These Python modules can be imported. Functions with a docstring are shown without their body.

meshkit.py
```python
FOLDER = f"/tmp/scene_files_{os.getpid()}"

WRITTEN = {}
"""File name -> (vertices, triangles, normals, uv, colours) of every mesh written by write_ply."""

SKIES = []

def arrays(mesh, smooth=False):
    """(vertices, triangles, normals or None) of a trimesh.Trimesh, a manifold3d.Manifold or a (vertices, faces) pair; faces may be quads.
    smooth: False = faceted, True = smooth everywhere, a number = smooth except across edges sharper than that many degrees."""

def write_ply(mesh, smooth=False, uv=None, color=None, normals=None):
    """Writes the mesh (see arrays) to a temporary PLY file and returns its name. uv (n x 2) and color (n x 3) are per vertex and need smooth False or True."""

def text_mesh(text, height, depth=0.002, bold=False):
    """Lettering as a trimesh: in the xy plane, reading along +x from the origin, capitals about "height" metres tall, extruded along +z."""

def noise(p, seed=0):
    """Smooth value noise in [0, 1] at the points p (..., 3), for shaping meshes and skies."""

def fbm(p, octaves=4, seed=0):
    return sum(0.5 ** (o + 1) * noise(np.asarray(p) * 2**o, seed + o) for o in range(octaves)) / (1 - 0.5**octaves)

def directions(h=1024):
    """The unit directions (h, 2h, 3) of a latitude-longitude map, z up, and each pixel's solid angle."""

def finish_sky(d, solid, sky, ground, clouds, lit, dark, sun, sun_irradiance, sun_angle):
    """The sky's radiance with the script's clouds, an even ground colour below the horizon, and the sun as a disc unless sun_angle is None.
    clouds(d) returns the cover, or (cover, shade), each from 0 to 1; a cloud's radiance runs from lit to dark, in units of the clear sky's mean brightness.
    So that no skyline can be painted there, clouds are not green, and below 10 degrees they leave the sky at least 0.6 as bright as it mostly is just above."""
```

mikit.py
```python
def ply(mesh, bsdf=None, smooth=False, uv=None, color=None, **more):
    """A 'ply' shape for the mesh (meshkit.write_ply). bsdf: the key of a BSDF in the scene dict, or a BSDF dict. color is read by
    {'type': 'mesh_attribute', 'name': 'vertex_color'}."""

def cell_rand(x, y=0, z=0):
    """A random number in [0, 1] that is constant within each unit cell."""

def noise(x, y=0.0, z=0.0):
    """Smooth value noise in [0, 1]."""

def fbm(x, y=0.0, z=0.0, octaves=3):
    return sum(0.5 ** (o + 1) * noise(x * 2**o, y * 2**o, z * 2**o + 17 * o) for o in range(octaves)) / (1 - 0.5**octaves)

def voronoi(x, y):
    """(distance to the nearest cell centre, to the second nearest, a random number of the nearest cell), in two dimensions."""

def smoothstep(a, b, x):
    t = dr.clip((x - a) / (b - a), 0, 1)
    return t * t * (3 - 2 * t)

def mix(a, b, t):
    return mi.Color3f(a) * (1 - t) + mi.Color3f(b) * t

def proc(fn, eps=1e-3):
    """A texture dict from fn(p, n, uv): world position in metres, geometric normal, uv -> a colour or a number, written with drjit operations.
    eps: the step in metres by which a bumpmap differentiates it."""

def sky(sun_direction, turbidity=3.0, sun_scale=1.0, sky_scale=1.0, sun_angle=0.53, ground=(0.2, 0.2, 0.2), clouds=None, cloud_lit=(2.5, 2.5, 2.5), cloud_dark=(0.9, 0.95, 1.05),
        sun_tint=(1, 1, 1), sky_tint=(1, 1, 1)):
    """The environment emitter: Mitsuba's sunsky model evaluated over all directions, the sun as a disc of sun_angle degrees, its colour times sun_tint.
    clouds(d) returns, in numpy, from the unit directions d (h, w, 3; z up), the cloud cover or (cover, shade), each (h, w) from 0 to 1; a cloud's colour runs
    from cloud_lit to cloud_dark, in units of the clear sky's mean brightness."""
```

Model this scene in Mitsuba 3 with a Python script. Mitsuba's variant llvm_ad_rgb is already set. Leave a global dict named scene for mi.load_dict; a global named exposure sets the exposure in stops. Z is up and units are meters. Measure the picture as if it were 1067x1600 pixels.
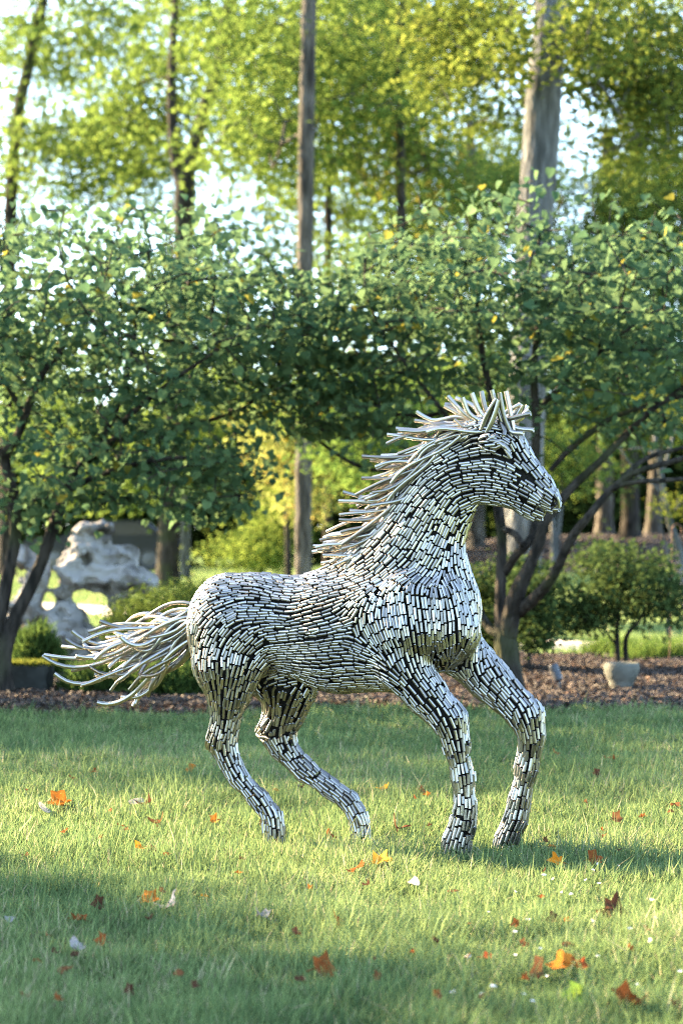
import math, random, numpy as np, trimesh, manifold3d, mitsuba as mi, drjit as dr, mikit, meshkit
from mikit import proc, mix, smoothstep

# ---------------------------------------------------------------- camera, light, exposure
F, HC, HZ = 3214.0, 1.34, 840.0          # focal length in photo pixels, eye height, horizon row
PITCH = math.atan(40.0 / F)              # the camera looks up a little: the horizon lies 40 rows below the middle
T = mi.ScalarTransform4f
SUN_AZ, SUN_EL = 63.0, 27.0              # degrees to the left of the view direction, height
ce = math.cos(math.radians(SUN_EL))
SUN = np.array([-math.sin(math.radians(SUN_AZ)) * ce, math.cos(math.radians(SUN_AZ)) * ce, math.sin(math.radians(SUN_EL))])
scene, labels = {'type': 'scene'}, {}
scene['camera'] = {'type': 'thinlens', 'fov': 2 * math.degrees(math.atan(533.5 / F)), 'fov_axis': 'x', 'aperture_radius': 0.0142, 'focus_distance': 8.95,
                   'to_world': T().look_at(origin=[0, 0, HC], target=[0, F, HC + 40.0], up=[0, 0, 1]),
                   'near_clip': 0.1, 'far_clip': 3000.0}
def haze_cover(d):
    return 0.16 * meshkit.fbm(d * 3.0, 3, seed=4)
scene['sky'] = mikit.sky(SUN.tolist(), turbidity=3, clouds=haze_cover, cloud_lit=(2.3, 2.3, 2.3), sun_scale=1.25, sun_tint=(1.0, 0.95, 0.84))
exposure = 5.05

# ---------------------------------------------------------------- helpers
def at(px, py, Y):
    "photo pixel at distance Y -> world point in metres"
    k, u = Y / (math.cos(PITCH) * F - math.sin(PITCH) * (800.0 - py)), 800.0 - py
    return np.array([(px - 533.5) * k, Y, HC + (math.sin(PITCH) * F + math.cos(PITCH) * u) * k])
def smst(a, b, x):
    t = np.clip((x - a) / (b - a), 0, 1); return t * t * (3 - 2 * t)
used = {}
def key(name, parent=None):
    k = name if parent is None else parent + '__' + name
    n = used.get(k, 0); used[k] = n + 1
    return k if n == 0 else f'{k}_{n:03d}'
def tag(k, label=None, cat=None, group=None, kind=None):
    d = labels.setdefault(k, {})
    for a, b in (('label', label), ('category', cat), ('group', group), ('kind', kind)):
        if b: d[a] = b
    return k
def put(name, mesh, mat, parent=None, smooth=False, color=None, **kw):
    k = key(name, parent)
    scene[k] = mikit.ply(mesh, mat, smooth=smooth, color=color)
    if kw: tag(k, **kw)
    return k
def thing(name, label, cat, group=None):
    k = key(name); tag(k, label, cat, group); return k
def join(parts):
    "list of (v, f) or (v, f, c) -> one"
    vs, fs, cs, n = [], [], [], 0
    for p in parts:
        vs.append(p[0]); fs.append(np.asarray(p[1]) + n); n += len(p[0])
        if len(p) > 2: cs.append(p[2])
    return (np.vstack(vs), np.vstack(fs), np.vstack(cs)) if cs else (np.vstack(vs), np.vstack(fs))
def unit(a):
    a = np.asarray(a, float); return a / (np.linalg.norm(a, axis=-1, keepdims=True) + 1e-12)
def catmull(P, n):
    "smooth curve through P (k, m), n samples"
    P = np.asarray(P, float); k = len(P)
    Q = np.vstack([2 * P[0] - P[1], P, 2 * P[-1] - P[-2]])
    t = np.linspace(0, k - 1 - 1e-9, n); i = t.astype(int); u = (t - i)[:, None]
    a, b, c, d = Q[i], Q[i + 1], Q[i + 2], Q[i + 3]
    return 0.5 * (2 * b + (c - a) * u + (2 * a - 5 * b + 4 * c - d) * u ** 2 + (3 * b - a - 3 * c + d) * u ** 3)
def frames(p):
    t = unit(np.gradient(p, axis=0)); a = np.cross(t[0], [0.31, 0.2, 0.93]); a = unit(a); A = []
    for k in range(len(p)):
        a = unit(a - t[k] * (a @ t[k])); A.append(a)
    A = np.array(A); return t, A, np.cross(t, A)
def tube(p, r, sides=8, cap=True, bump=None):
    "a round bar along p with radii r; closed ends"
    p = np.asarray(p, float); r = np.broadcast_to(r, (len(p),)).astype(float); t, A, B = frames(p)
    an = np.arange(sides) * 2 * np.pi / sides
    d = np.cos(an)[None, :, None] * A[:, None] + np.sin(an)[None, :, None] * B[:, None]
    rr = r[:, None] * np.ones(sides)
    if bump is not None: rr = rr * bump(p[:, None] + d * r[:, None, None], an, np.arange(len(p)))
    v = (p[:, None] + d * rr[..., None]).reshape(-1, 3)
    i, j = np.meshgrid(np.arange(len(p) - 1), np.arange(sides), indexing='ij')
    q = np.stack([i * sides + j, i * sides + (j + 1) % sides, (i + 1) * sides + (j + 1) % sides, (i + 1) * sides + j], -1).reshape(-1, 4)
    f = np.vstack([q[:, [0, 1, 2]], q[:, [0, 2, 3]]])
    if cap:
        n = len(v); v = np.vstack([v, p[0], p[-1]]); j = np.arange(sides); e = (len(p) - 1) * sides
        f = np.vstack([f, np.stack([(j + 1) % sides, j, j * 0 + n], 1), np.stack([e + j, e + (j + 1) % sides, j * 0 + n + 1], 1)])
    return v, f
def lathe(prof, sides=32):
    prof = np.asarray(prof, float); an = np.arange(sides) * 2 * np.pi / sides
    v = np.stack([prof[:, None, 0] * np.cos(an), prof[:, None, 0] * np.sin(an), prof[:, None, 1] + 0 * an], -1).reshape(-1, 3)
    i, j = np.meshgrid(np.arange(len(prof) - 1), np.arange(sides), indexing='ij')
    q = np.stack([i * sides + j, i * sides + (j + 1) % sides, (i + 1) * sides + (j + 1) % sides, (i + 1) * sides + j], -1).reshape(-1, 4)
    return v, np.vstack([q[:, [0, 1, 2]], q[:, [0, 2, 3]]])
def scatter(tv, tf, pos, tip, nrm, size):
    "copies of a flat template (x = tip, z = normal) -> v, f; tv may be (n, 3) or (N, n, 3)"
    t = unit(tip); n = unit(nrm - t * (nrm * t).sum(-1, keepdims=True)); b = np.cross(n, t)
    size = np.broadcast_to(size, (len(pos),))
    tv = np.broadcast_to(tv, (len(pos),) + tv.shape[-2:])
    v = (tv[..., 0:1] * t[:, None] + tv[..., 1:2] * b[:, None] + tv[..., 2:3] * n[:, None]) * size[:, None, None] + pos[:, None]
    f = tf[None] + (np.arange(len(pos)) * tv.shape[1])[:, None, None]
    return v.reshape(-1, 3), f.reshape(-1, 3)
def percol(c, n): return np.repeat(c, n, axis=0)

# ---------------------------------------------------------------- materials
def C(r, g, b): return {'type': 'rgb', 'value': [r, g, b]}
VC = {'type': 'mesh_attribute', 'name': 'vertex_color'}
def two(d): return {'type': 'twosided', 'bsdf': d}
scene['steel'] = two({'type': 'principled', 'base_color': VC, 'metallic': 1.0, 'roughness': 0.34})
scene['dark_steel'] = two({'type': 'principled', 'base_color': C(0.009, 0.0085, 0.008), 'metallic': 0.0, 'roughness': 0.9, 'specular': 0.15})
scene['leaf'] = {'type': 'principledthin', 'base_color': VC, 'roughness': 0.42, 'diff_trans': 1.05, 'eta': 1.45}
scene['glossy_leaf'] = {'type': 'principledthin', 'base_color': VC, 'roughness': 0.25, 'diff_trans': 0.6, 'eta': 1.5}
scene['grass_blade'] = {'type': 'principledthin', 'base_color': VC, 'roughness': 0.30, 'diff_trans': 1.1, 'eta': 1.33}
scene['litter'] = {'type': 'principledthin', 'base_color': VC, 'roughness': 0.6, 'diff_trans': 0.55, 'eta': 1.4}
scene['chip'] = two({'type': 'principled', 'base_color': VC, 'roughness': 0.75})
def bark_col(p, n, uv):
    g = mikit.fbm(p.x * 26 + p.y * 9, p.y * 26, p.z * 5, 3); h = mikit.fbm(p.x * 3, p.y * 3, p.z * 2.2, 2)
    c = mix([0.009, 0.008, 0.007], [0.040, 0.034, 0.029], smoothstep(0.25, 0.75, g))
    return mix(c, [0.035, 0.042, 0.018], smoothstep(0.52, 0.78, h) * 0.6)
def bark_rel(p, n, uv): return mikit.fbm(p.x * 40 + p.y * 11, p.y * 40, p.z * 8, 3)
scene['bark'] = two({'type': 'bumpmap', 'scale': 0.03, 'arbitrary': proc(bark_rel, 2e-3), 'bsdf': {'type': 'principled', 'base_color': proc(bark_col), 'roughness': 0.9, 'specular': 0.15}})
scene['grey_bark'] = two({'type': 'bumpmap', 'scale': 0.04, 'arbitrary': proc(lambda p, n, uv: mikit.fbm(p.x * 20 + p.y * 6, p.y * 20, p.z * 3.6, 3), 4e-3), 'bsdf': {'type': 'principled', 'base_color': proc(lambda p, n, uv: mix([0.016, 0.014, 0.012], [0.085, 0.076, 0.066], smoothstep(0.22, 0.75, mikit.fbm(p.x * 16 + p.y * 5, p.y * 16, p.z * 2.5, 3)))), 'roughness': 0.9, 'specular': 0.2}})
def pale_col(p, n, uv):
    g = mikit.fbm(p.x * 16 + p.y * 5, p.y * 16, p.z * 2.5, 3); h = mikit.noise(p.x * 2, p.y * 2, p.z * 1.3)
    return mix(mix([0.022, 0.024, 0.026], [0.105, 0.110, 0.114], smoothstep(0.22, 0.75, g)), [0.09, 0.095, 0.08], h * 0.35)
scene['pale_bark'] = two({'type': 'bumpmap', 'scale': 0.05, 'arbitrary': proc(lambda p, n, uv: mikit.fbm(p.x * 34 + p.y * 11, p.y * 34, p.z * 6, 3), 4e-3), 'bsdf': {'type': 'principled', 'base_color': proc(pale_col), 'roughness': 0.9, 'specular': 0.2}})
# ---------------------------------------------------------------- the horse of steel tubes
def build_horse():
    rng = np.random.default_rng(11)
    PX = 9.0 / F
    psi = math.radians(18.0)
    fw, lat = np.array([math.cos(psi), -math.sin(psi), 0]), np.array([-math.sin(psi), -math.cos(psi), 0])
    Ym = lambda px: 9.05 - (px - 500) * 0.00091
    P3 = lambda px, py, o=0.0: at(px, py, Ym(px) - 0.95 * o)
    prims, secs = [], []                 # (a, b, ra, rb, squash), section
    def chain(sec, pts, sq=1.0):
        if 'leg' in sec: pts = [(p[0], p[1], p[2] - (2.4 if p[2] < 21.5 else 0.6 if p[2] < 31 else -1.0), *p[3:]) for p in pts[:-1]] + [pts[-1]]
        for q, w in zip(pts[:-1], pts[1:]):
            o0, o1 = (q[3] if len(q) > 3 else 0), (w[3] if len(w) > 3 else 0)
            prims.append((P3(q[0], q[1], o0), P3(w[0], w[1], o1), q[2] * PX, w[2] * PX, sq)); secs.append(sec)
    chain('torso', [(362, 960, 64), (402, 966, 68)], .92)
    for s in (1, -1): chain('torso', [(348, 968, 52, .085 * s), (375, 985, 55, .09 * s)])
    chain('torso', [(402, 968, 70), (440, 976, 73), (530, 987, 92), (600, 978, 98), (655, 955, 84)], .80)
    chain('torso', [(655, 955, 84), (698, 958, 50)], .85)
    for s in (1, -1):
        chain('torso', [(688, 945, 45, .07 * s), (702, 985, 45, .075 * s)])
        chain('torso', [(588, 950, 38, .13 * s), (625, 990, 42, .15 * s)])
        chain('torso', [(640, 940, 50, .10 * s), (655, 985, 45, .12 * s)])
    chain('torso', [(640, 1012, 44), (688, 1008, 36), (706, 1000, 32)], .9)
    chain('torso', [(500, 930, 34), (560, 905, 46)], .6)
    chain('neck', [(622, 908, 90), (664, 822, 62), (708, 742, 52)], .60)
    chain('neck', [(664, 880, 64), (690, 935, 56)], .72)
    chain('head', [(746, 735, 47), (782, 741, 44)], .55)
    chain('head', [(786, 742, 41), (832, 766, 26), (852, 780, 17.5)], .66)
    chain('head', [(796, 697, 22), (843, 757, 17)], .75)
    chain('head', [(752, 684, 34), (796, 697, 23)], .8)
    chain('head', [(765, 750, 30), (802, 763, 23)], .6)
    chain('head', [(800, 772, 14), (826, 794, 11), (842, 806, 8)], .9)
    chain('head', [(856, 782, 15), (863, 789, 11)], 1.0)
    for s in (1, -1):
        chain('head', [(762, 690, 12, .085 * s), (786, 698, 10, .075 * s)])
        chain('head', [(855, 776, 8, .045 * s), (864, 782, 6, .04 * s)])
    chain('hind_leg', [(345, 990, 50, .11), (350, 1040, 44, .14), (356, 1090, 28, .14), (351, 1135, 20, .14), (347, 1160, 20, .14), (358, 1190, 16.5, .14), (372, 1215, 15, .14), (405, 1250, 15, .14), (425, 1275, 14.5, .14), (428, 1298, 15, .14), (428, 1338, 18, .14)])
    chain('hind_leg', [(332, 1161, 11.5, .14), (344, 1151, 17, .14)])
    chain('hind_leg', [(392, 1030, 26, .12), (374, 1078, 19, .13)])
    chain('hind_leg_far', [(410, 1030, 52, -.10), (450, 1072, 42, -.12), (446, 1110, 30, -.13), (432, 1142, 25, -.13), (442, 1167, 21, -.13), (475, 1203, 16.5, -.13), (515, 1231, 14.5, -.13), (545, 1252, 14.5, -.13), (560, 1278, 14, -.13), (565, 1322, 17, -.13)])
    chain('hind_leg_far', [(409, 1142, 10.5, -.13), (424, 1136, 17, -.13)])
    chain('foreleg', [(607, 1005, 36, .13), (630, 1040, 35, .15), (665, 1085, 29, .15), (703, 1125, 24, .15), (713, 1165, 19, .15), (723, 1215, 15.5, .15), (727, 1260, 15.5, .15), (724, 1285, 17, .15), (714, 1315, 20, .15), (710, 1350, 25, .15)])
    chain('foreleg_far', [(712, 1012, 38, -.11), (765, 1062, 30, -.13), (822, 1118, 24, -.13), (831, 1150, 19, -.13), (823, 1200, 16.5, -.13), (812, 1250, 15.5, -.13), (806, 1282, 17, -.13), (793, 1308, 16, -.13), (786, 1338, 19, -.13)])
    def dist(p, k):
        a, b, ra, rb, sq = prims[k]
        q = p - a; ba = b - a
        if sq != 1.0:
            q = q + lat * ((q @ lat) * (1 / sq - 1))[..., None]; ba = ba + lat * ((ba @ lat) * (1 / sq - 1))
        h = np.clip((q @ ba) / (ba @ ba), 0, 1)
        return np.linalg.norm(q - h[..., None] * ba, axis=-1) - (ra + (rb - ra) * h)
    # the field on a grid
    lo, hi, st = np.array([-0.85, 8.35, -0.12]), np.array([1.12, 9.65, 2.08]), 0.016
    n = np.ceil((hi - lo) / st).astype(int) + 1
    ax = [lo[k] + st * np.arange(n[k]) for k in range(3)]
    S, K = np.zeros(n), 75.0
    for k, (a, b, ra, rb, sq) in enumerate(prims):
        m = max(ra, rb) + 0.14
        i0 = np.clip(((np.minimum(a, b) - m - lo) / st).astype(int), 0, n - 1); i1 = np.clip(((np.maximum(a, b) + m - lo) / st).astype(int) + 2, 1, n)
        sl = tuple(slice(x, y) for x, y in zip(i0, i1))
        g = np.stack(np.meshgrid(*[ax[c][sl[c]] for c in range(3)], indexing='ij'), -1)
        S[sl] += np.exp(-K * np.clip(dist(g, k), -0.3, 1))
    G = -np.log(np.maximum(S, 1e-9)) / K
    gg = np.stack(np.meshgrid(*ax, indexing='ij'), -1)
    for s_ in (1, -1): G = np.maximum(G, 0.030 - np.linalg.norm(gg - P3(784, 708, .108 * s_), axis=-1))
    G = np.maximum(G, 0.010 - np.maximum(np.abs(((gg - P3(846, 794)) @ np.array([0.55, 0, 0.84]))) * 1.6, np.linalg.norm(gg - P3(852, 792), axis=-1) - 0.035))
    flat, ny, nz = G.ravel().tolist(), int(n[1]), int(n[2])
    lx, ly, lz = lo.tolist(); i_ = 1 / st
    def sdf(x, y, z):
        x, y, z = (x - lx) * i_, (y - ly) * i_, (z - lz) * i_
        i, j, k = int(x), int(y), int(z)
        if not (0 <= i < n[0] - 1 and 0 <= j < ny - 1 and 0 <= k < nz - 1): return 1.0, 0.0, 0.0, 1.0
        u, v, w = x - i, y - j, z - k; b = (i * ny + j) * nz + k; s = ny * nz
        a000, a001, a010, a011 = flat[b], flat[b + 1], flat[b + nz], flat[b + nz + 1]
        b += s
        a100, a101, a110, a111 = flat[b], flat[b + 1], flat[b + nz], flat[b + nz + 1]
        c00 = a000 + (a001 - a000) * w; c01 = a010 + (a011 - a010) * w; c10 = a100 + (a101 - a100) * w; c11 = a110 + (a111 - a110) * w
        d0 = c00 + (c01 - c00) * v; d1 = c10 + (c11 - c10) * v
        gy = (c01 - c00) * (1 - u) + (c11 - c10) * u
        e0 = (a001 - a000) * (1 - v) + (a011 - a010) * v; e1 = (a101 - a100) * (1 - v) + (a111 - a110) * v
        return d0 + (d1 - d0) * u, (d1 - d0) * i_, gy * i_, (e0 + (e1 - e0) * u) * i_
    def snap(p, it=2):
        x, y, z = p
        for _ in range(it):
            f, gx, gy, gz = sdf(x, y, z); q = f / (gx * gx + gy * gy + gz * gz + 1e-9)
            x, y, z = x - q * gx, y - q * gy, z - q * gz
        _, gx, gy, gz = sdf(x, y, z); l = math.sqrt(gx * gx + gy * gy + gz * gz) + 1e-9
        return (x, y, z), (gx / l, gy / l, gz / l), f
    # directions in which the tubes run
    cp, cd, cw = [], [], []
    def ctl(p, d, w=1.0): cp.append(p); cd.append(unit(d)); cw.append(w)
    for (px, py, o, ang) in [(308, 985, .1, 84), (325, 935, .1, 55), (352, 912, .08, 28), (387, 900, .05, -4), (362, 955, .15, 38), (402, 958, .15, 8), (415, 925, .1, -14), (440, 905, .05, -14), (440, 955, .15, -6), (350, 1000, .16, 62),
            (440, 1005, .15, 8), (475, 900, .05, 3), (480, 960, .17, 14), (480, 1005, .17, 8), (540, 930, .16, 15), (545, 975, .2, 10), (530, 1030, .17, 8), (580, 1055, .17, 12), (510, 1070, .1, 8), (600, 1075, .1, 8), (570, 1015, .2, -18), (440, 1045, .1, 10),
            (388, 1005, .15, 40), (415, 1030, .13, 30), (310, 1030, .12, -82), (345, 1040, .18, -78), (385, 1045, .15, -100),
            (565, 900, .1, 25), (600, 870, .12, 48), (625, 905, .15, 45), (560, 935, .17, 18), (552, 960, .19, 60), (568, 975, .2, -75), (592, 990, .21, -58), (612, 965, .19, -78), (585, 945, .19, 70), (640, 945, .17, -74), (668, 960, .17, -84), (700, 980, .13, -88), (735, 940, .06, -66), (742, 985, .06, 72), (700, 935, .12, -76), (650, 1000, .17, -80), (690, 1010, .13, -86),
            (640, 830, .12, 60), (690, 830, .11, 65), (716, 865, .08, 82), (725, 905, .07, -70), (600, 825, .08, 52), (650, 770, .1, 52), (690, 795, .11, 58), (670, 870, .14, 62), (660, 905, .15, 58), (560, 870, .04, 40),
            (680, 735, .09, 30), (700, 700, .08, 36), (720, 740, .1, 12), (690, 760, .1, 38), (745, 712, .1, 12), (742, 765, .1, 4), (735, 738, .1, 4), (775, 735, .1, -16), (775, 765, .08, -10), (815, 758, .08, -30), (848, 776, .07, -36), (812, 702, .03, -60), (835, 733, .03, -50), (790, 710, .08, -22), (725, 668, .05, 24), (765, 690, .1, 8), (830, 800, .03, -28), (800, 785, .05, -20), (740, 790, .06, 14)]:
        d = fw * math.cos(math.radians(ang)) + np.array([0, 0, 1.0]) * math.sin(math.radians(ang))
        for s in (1, -1): ctl(P3(px, py, o * s), d)
    for (a, b, ra, rb, sq), sec in zip(prims, secs):
        if 'leg' in sec:
            for t in (0.25, 0.75):
                q = a + (b - a) * t
                if q[2] < 0.63: ctl(q, b - a, 1.5)
                elif sec == 'hind_leg_far' or (sec.startswith('fore') and q[2] < 0.75): ctl(q, b - a, 1.0)
    cp, cw = np.array(cp), np.array(cw); cd = np.array(cd); TT = np.einsum('ki,kj->kij', cd, cd).reshape(-1, 9)
    def direction(p, nrm, ref):
        q = cp - np.array(p); w = cw / ((q * q).sum(1) + 0.0009) ** 2.2
        t = (w @ TT).reshape(3, 3); nrm = np.array(nrm)
        v = np.array(ref)
        for _ in range(2 if ref is not None else 1):
            v = t @ v; v = v - nrm * (v @ nrm); l = math.sqrt(v @ v)
            if l < 1e-12: return None
            v = v / l
        return v
    # evenly spaced lines over the surface
    D, STEP = 0.0170, 0.0085
    legs = np.array(['leg' in c for c in secs]); heads = np.array([c == 'head' for c in secs])
    def pitch(p):
        if p[2] < 0.55: return 0.0160
        if p[0] > 0.56 and p[2] > 1.36: return 0.0146
        return 0.0156 if p[2] < 0.72 else 0.0132
    SEED, STOP = 0.93, 0.78
    hashd, lines = {}, []
    def cell(p): return (int(p[0] // D), int(p[1] // D), int(p[2] // D))
    def near(p, lim, skip=None):
        i, j, k = cell(p); l2 = lim * lim
        for a in (i - 1, i, i + 1):
            for b in (j - 1, j, j + 1):
                for c in (k - 1, k, k + 1):
                    for q in hashd.get((a, b, c), ()):
                        if q[3] != skip and (q[0] - p[0]) ** 2 + (q[1] - p[1]) ** 2 + (q[2] - p[2]) ** 2 < l2: return True
        return False
    def trace(p0):
        p0, n0, f = snap(p0, 4)
        if abs(f) > 0.003 or p0[2] < -0.025 or near(p0, pitch(p0) * SEED): return None
        q = cp - np.array(p0); r0 = cd[((q * q).sum(1)).argmin()]
        d0 = direction(p0, n0, r0)
        if d0 is None: return None
        halves = []
        for sg in (1, -1):
            pts, p, nr, d = [], p0, n0, d0 * sg
            for _ in range(210):
                p, nr, f = snap((p[0] + d[0] * STEP, p[1] + d[1] * STEP, p[2] + d[2] * STEP), 2)
                if p[2] < -0.03 or abs(f) > 0.004 or near(p, pitch(p) * STOP): break
                d2 = direction(p, nr, d)
                if d2 is None or d2 @ d < 0.82: break
                if len(pts) > 12 and any((p[0] - e[0][0]) ** 2 + (p[1] - e[0][1]) ** 2 + (p[2] - e[0][2]) ** 2 < (D * .7) ** 2 for e in pts[:-8]): break
                d = d2; pts.append((p, nr, tuple(d * sg)))
            halves.append(pts)
        L = halves[1][::-1] + [(p0, n0, tuple(d0))] + halves[0]
        if len(L) < 4: return None
        k = len(lines)
        for p, _, _ in L: hashd.setdefault(cell(p), []).append((*p, k))
        lines.append(L); return L
    queue = [tuple(P3(545, 960, .2)), tuple(P3(690, 830, .1)), tuple(P3(370, 960, .15))]
    seeds = []
    for (a, b, ra, rb, sq) in prims:
        for _ in range(60):
            t = rng.random(); dd = unit(rng.normal(size=3)); c = a + (b - a) * t
            seeds.append(tuple(c + dd * (ra + (rb - ra) * t)))
    rng.shuffle(seeds)
    qi, si = 0, 0
    while True:
        if qi < len(queue): s = queue[qi]; qi += 1
        elif si < len(seeds): s = tuple(seeds[si]); si += 1
        elif SEED > 0.85: SEED, STOP, si = 0.70, 0.63, 0; continue
        else: break
        L = trace(s)
        if L:
            for (p, nr, d) in L[::3]:
                b = np.cross(nr, d) * pitch(p)
                queue.append((p[0] + b[0], p[1] + b[1], p[2] + b[2])); queue.append((p[0] - b[0], p[1] - b[1], p[2] - b[2]))
    # cut the lines into tubes
    tubes = []
    for L in lines:
        P = np.array([e[0] for e in L]); N = np.array([e[1] for e in L])
        s = np.concatenate([[0], np.cumsum(np.linalg.norm(np.diff(P, axis=0), axis=1))])
        LEN = 0.050 if P[:, 2].mean() < .6 else 0.044; R = pitch(P[len(P) // 2]) * 0.545
        t = -rng.random() * LEN * 0.9
        while t < s[-1]:
            l = LEN * rng.uniform(0.8, 1.15); a, b = max(t, 0), min(t + l, s[-1]); t += l + 0.005 + 0.005 * rng.random()
            if b - a < 0.013: continue
            m = 2
            u = np.linspace(a, b, m)
            q = np.stack([np.interp(u, s, P[:, c]) for c in range(3)], 1); nn = unit(np.stack([np.interp(u, s, N[:, c]) for c in range(3)], 1))
            mid = np.array([np.interp((a + b) / 2, s, P[:, c]) for c in range(3)]); bow = mid - q.mean(0)
            if bow @ bow > 0.003 ** 2: q = np.vstack([q[:1], mid, q[1:]]); nn = np.vstack([nn[:1], unit(nn.sum(0)), nn[1:]]); m = 3
            else: q = q + bow * 0.6
            q = q + np.cross(nn, unit(q[-1] - q[0])) * np.linspace(-1, 1, m)[:, None] * rng.normal(0, 0.0012)
            q = q + nn * (rng.normal(0, 0.0017, (1, 1)) + rng.normal(0, 0.0009, (m, 1)))
            tubes.append((q, nn.mean(0), R * rng.uniform(0.93, 1.05)))
    def pipe(q, r, sides=7):
        "cut tube with an open bore at each end; walls and ends keep separate vertices"
        v, f = tube(q, r, sides, cap=False); vs, fs, k = [v], [f], len(v); j = np.arange(sides); jn = (j + 1) % sides
        for e, ring, d in ((0, v[:sides], q[0] - q[1]), (1, v[-sides:], q[-1] - q[-2])):
            c = q[0] if e == 0 else q[-1]; d = unit(d); inner = c + (ring - c) * 0.72
            vs += [ring, inner, inner, (c - d * r * 1.6)[None]]
            A = np.stack([k + j, k + jn, k + sides + jn], 1), np.stack([k + j, k + sides + jn, k + sides + j], 1), np.stack([k + 2 * sides + j, k + 2 * sides + jn, j * 0 + k + 3 * sides], 1)
            for a in A: fs.append(a if e == 1 else a[:, ::-1])
            k += 3 * sides + 1
        return np.vstack(vs), np.vstack(fs)
    mids = np.array([q[len(q) // 2] for q, _, _ in tubes])
    dall = np.array([dist(mids, k) for k in range(len(prims))]); sec_of = [secs[k] for k in dall.argmin(0)]
    eye = unit(np.array([0, 0, HC]) - mids); facing = np.array([nm @ e for (_, nm, _), e in zip(tubes, eye)])
    size = np.array([np.linalg.norm(q[-1] - q[0]) for q, _, _ in tubes])
    score = np.where(facing > 0.3, size * facing, 0) * np.where(np.array([s.endswith('_far') for s in sec_of]), 0.93, 1) * np.where(np.array(sec_of) == 'head', 1.15, 1)
    best = set(np.argsort(-score)[:300].tolist())
    def shade():
        g = rng.uniform(0.18, 0.45); w = rng.random() ** 3 * 0.12
        return np.array([g, g * (0.982 - w * .5), g * (0.955 - w)])
    h = thing('horse_sculpture', 'life size prancing horse welded from short cut stainless steel tubes, standing on the lawn', 'horse sculpture')
    names = {s: ('hind_leg_001' if s == 'hind_leg_far' else 'foreleg_001' if s == 'foreleg_far' else s) for s in set(secs)}
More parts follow.
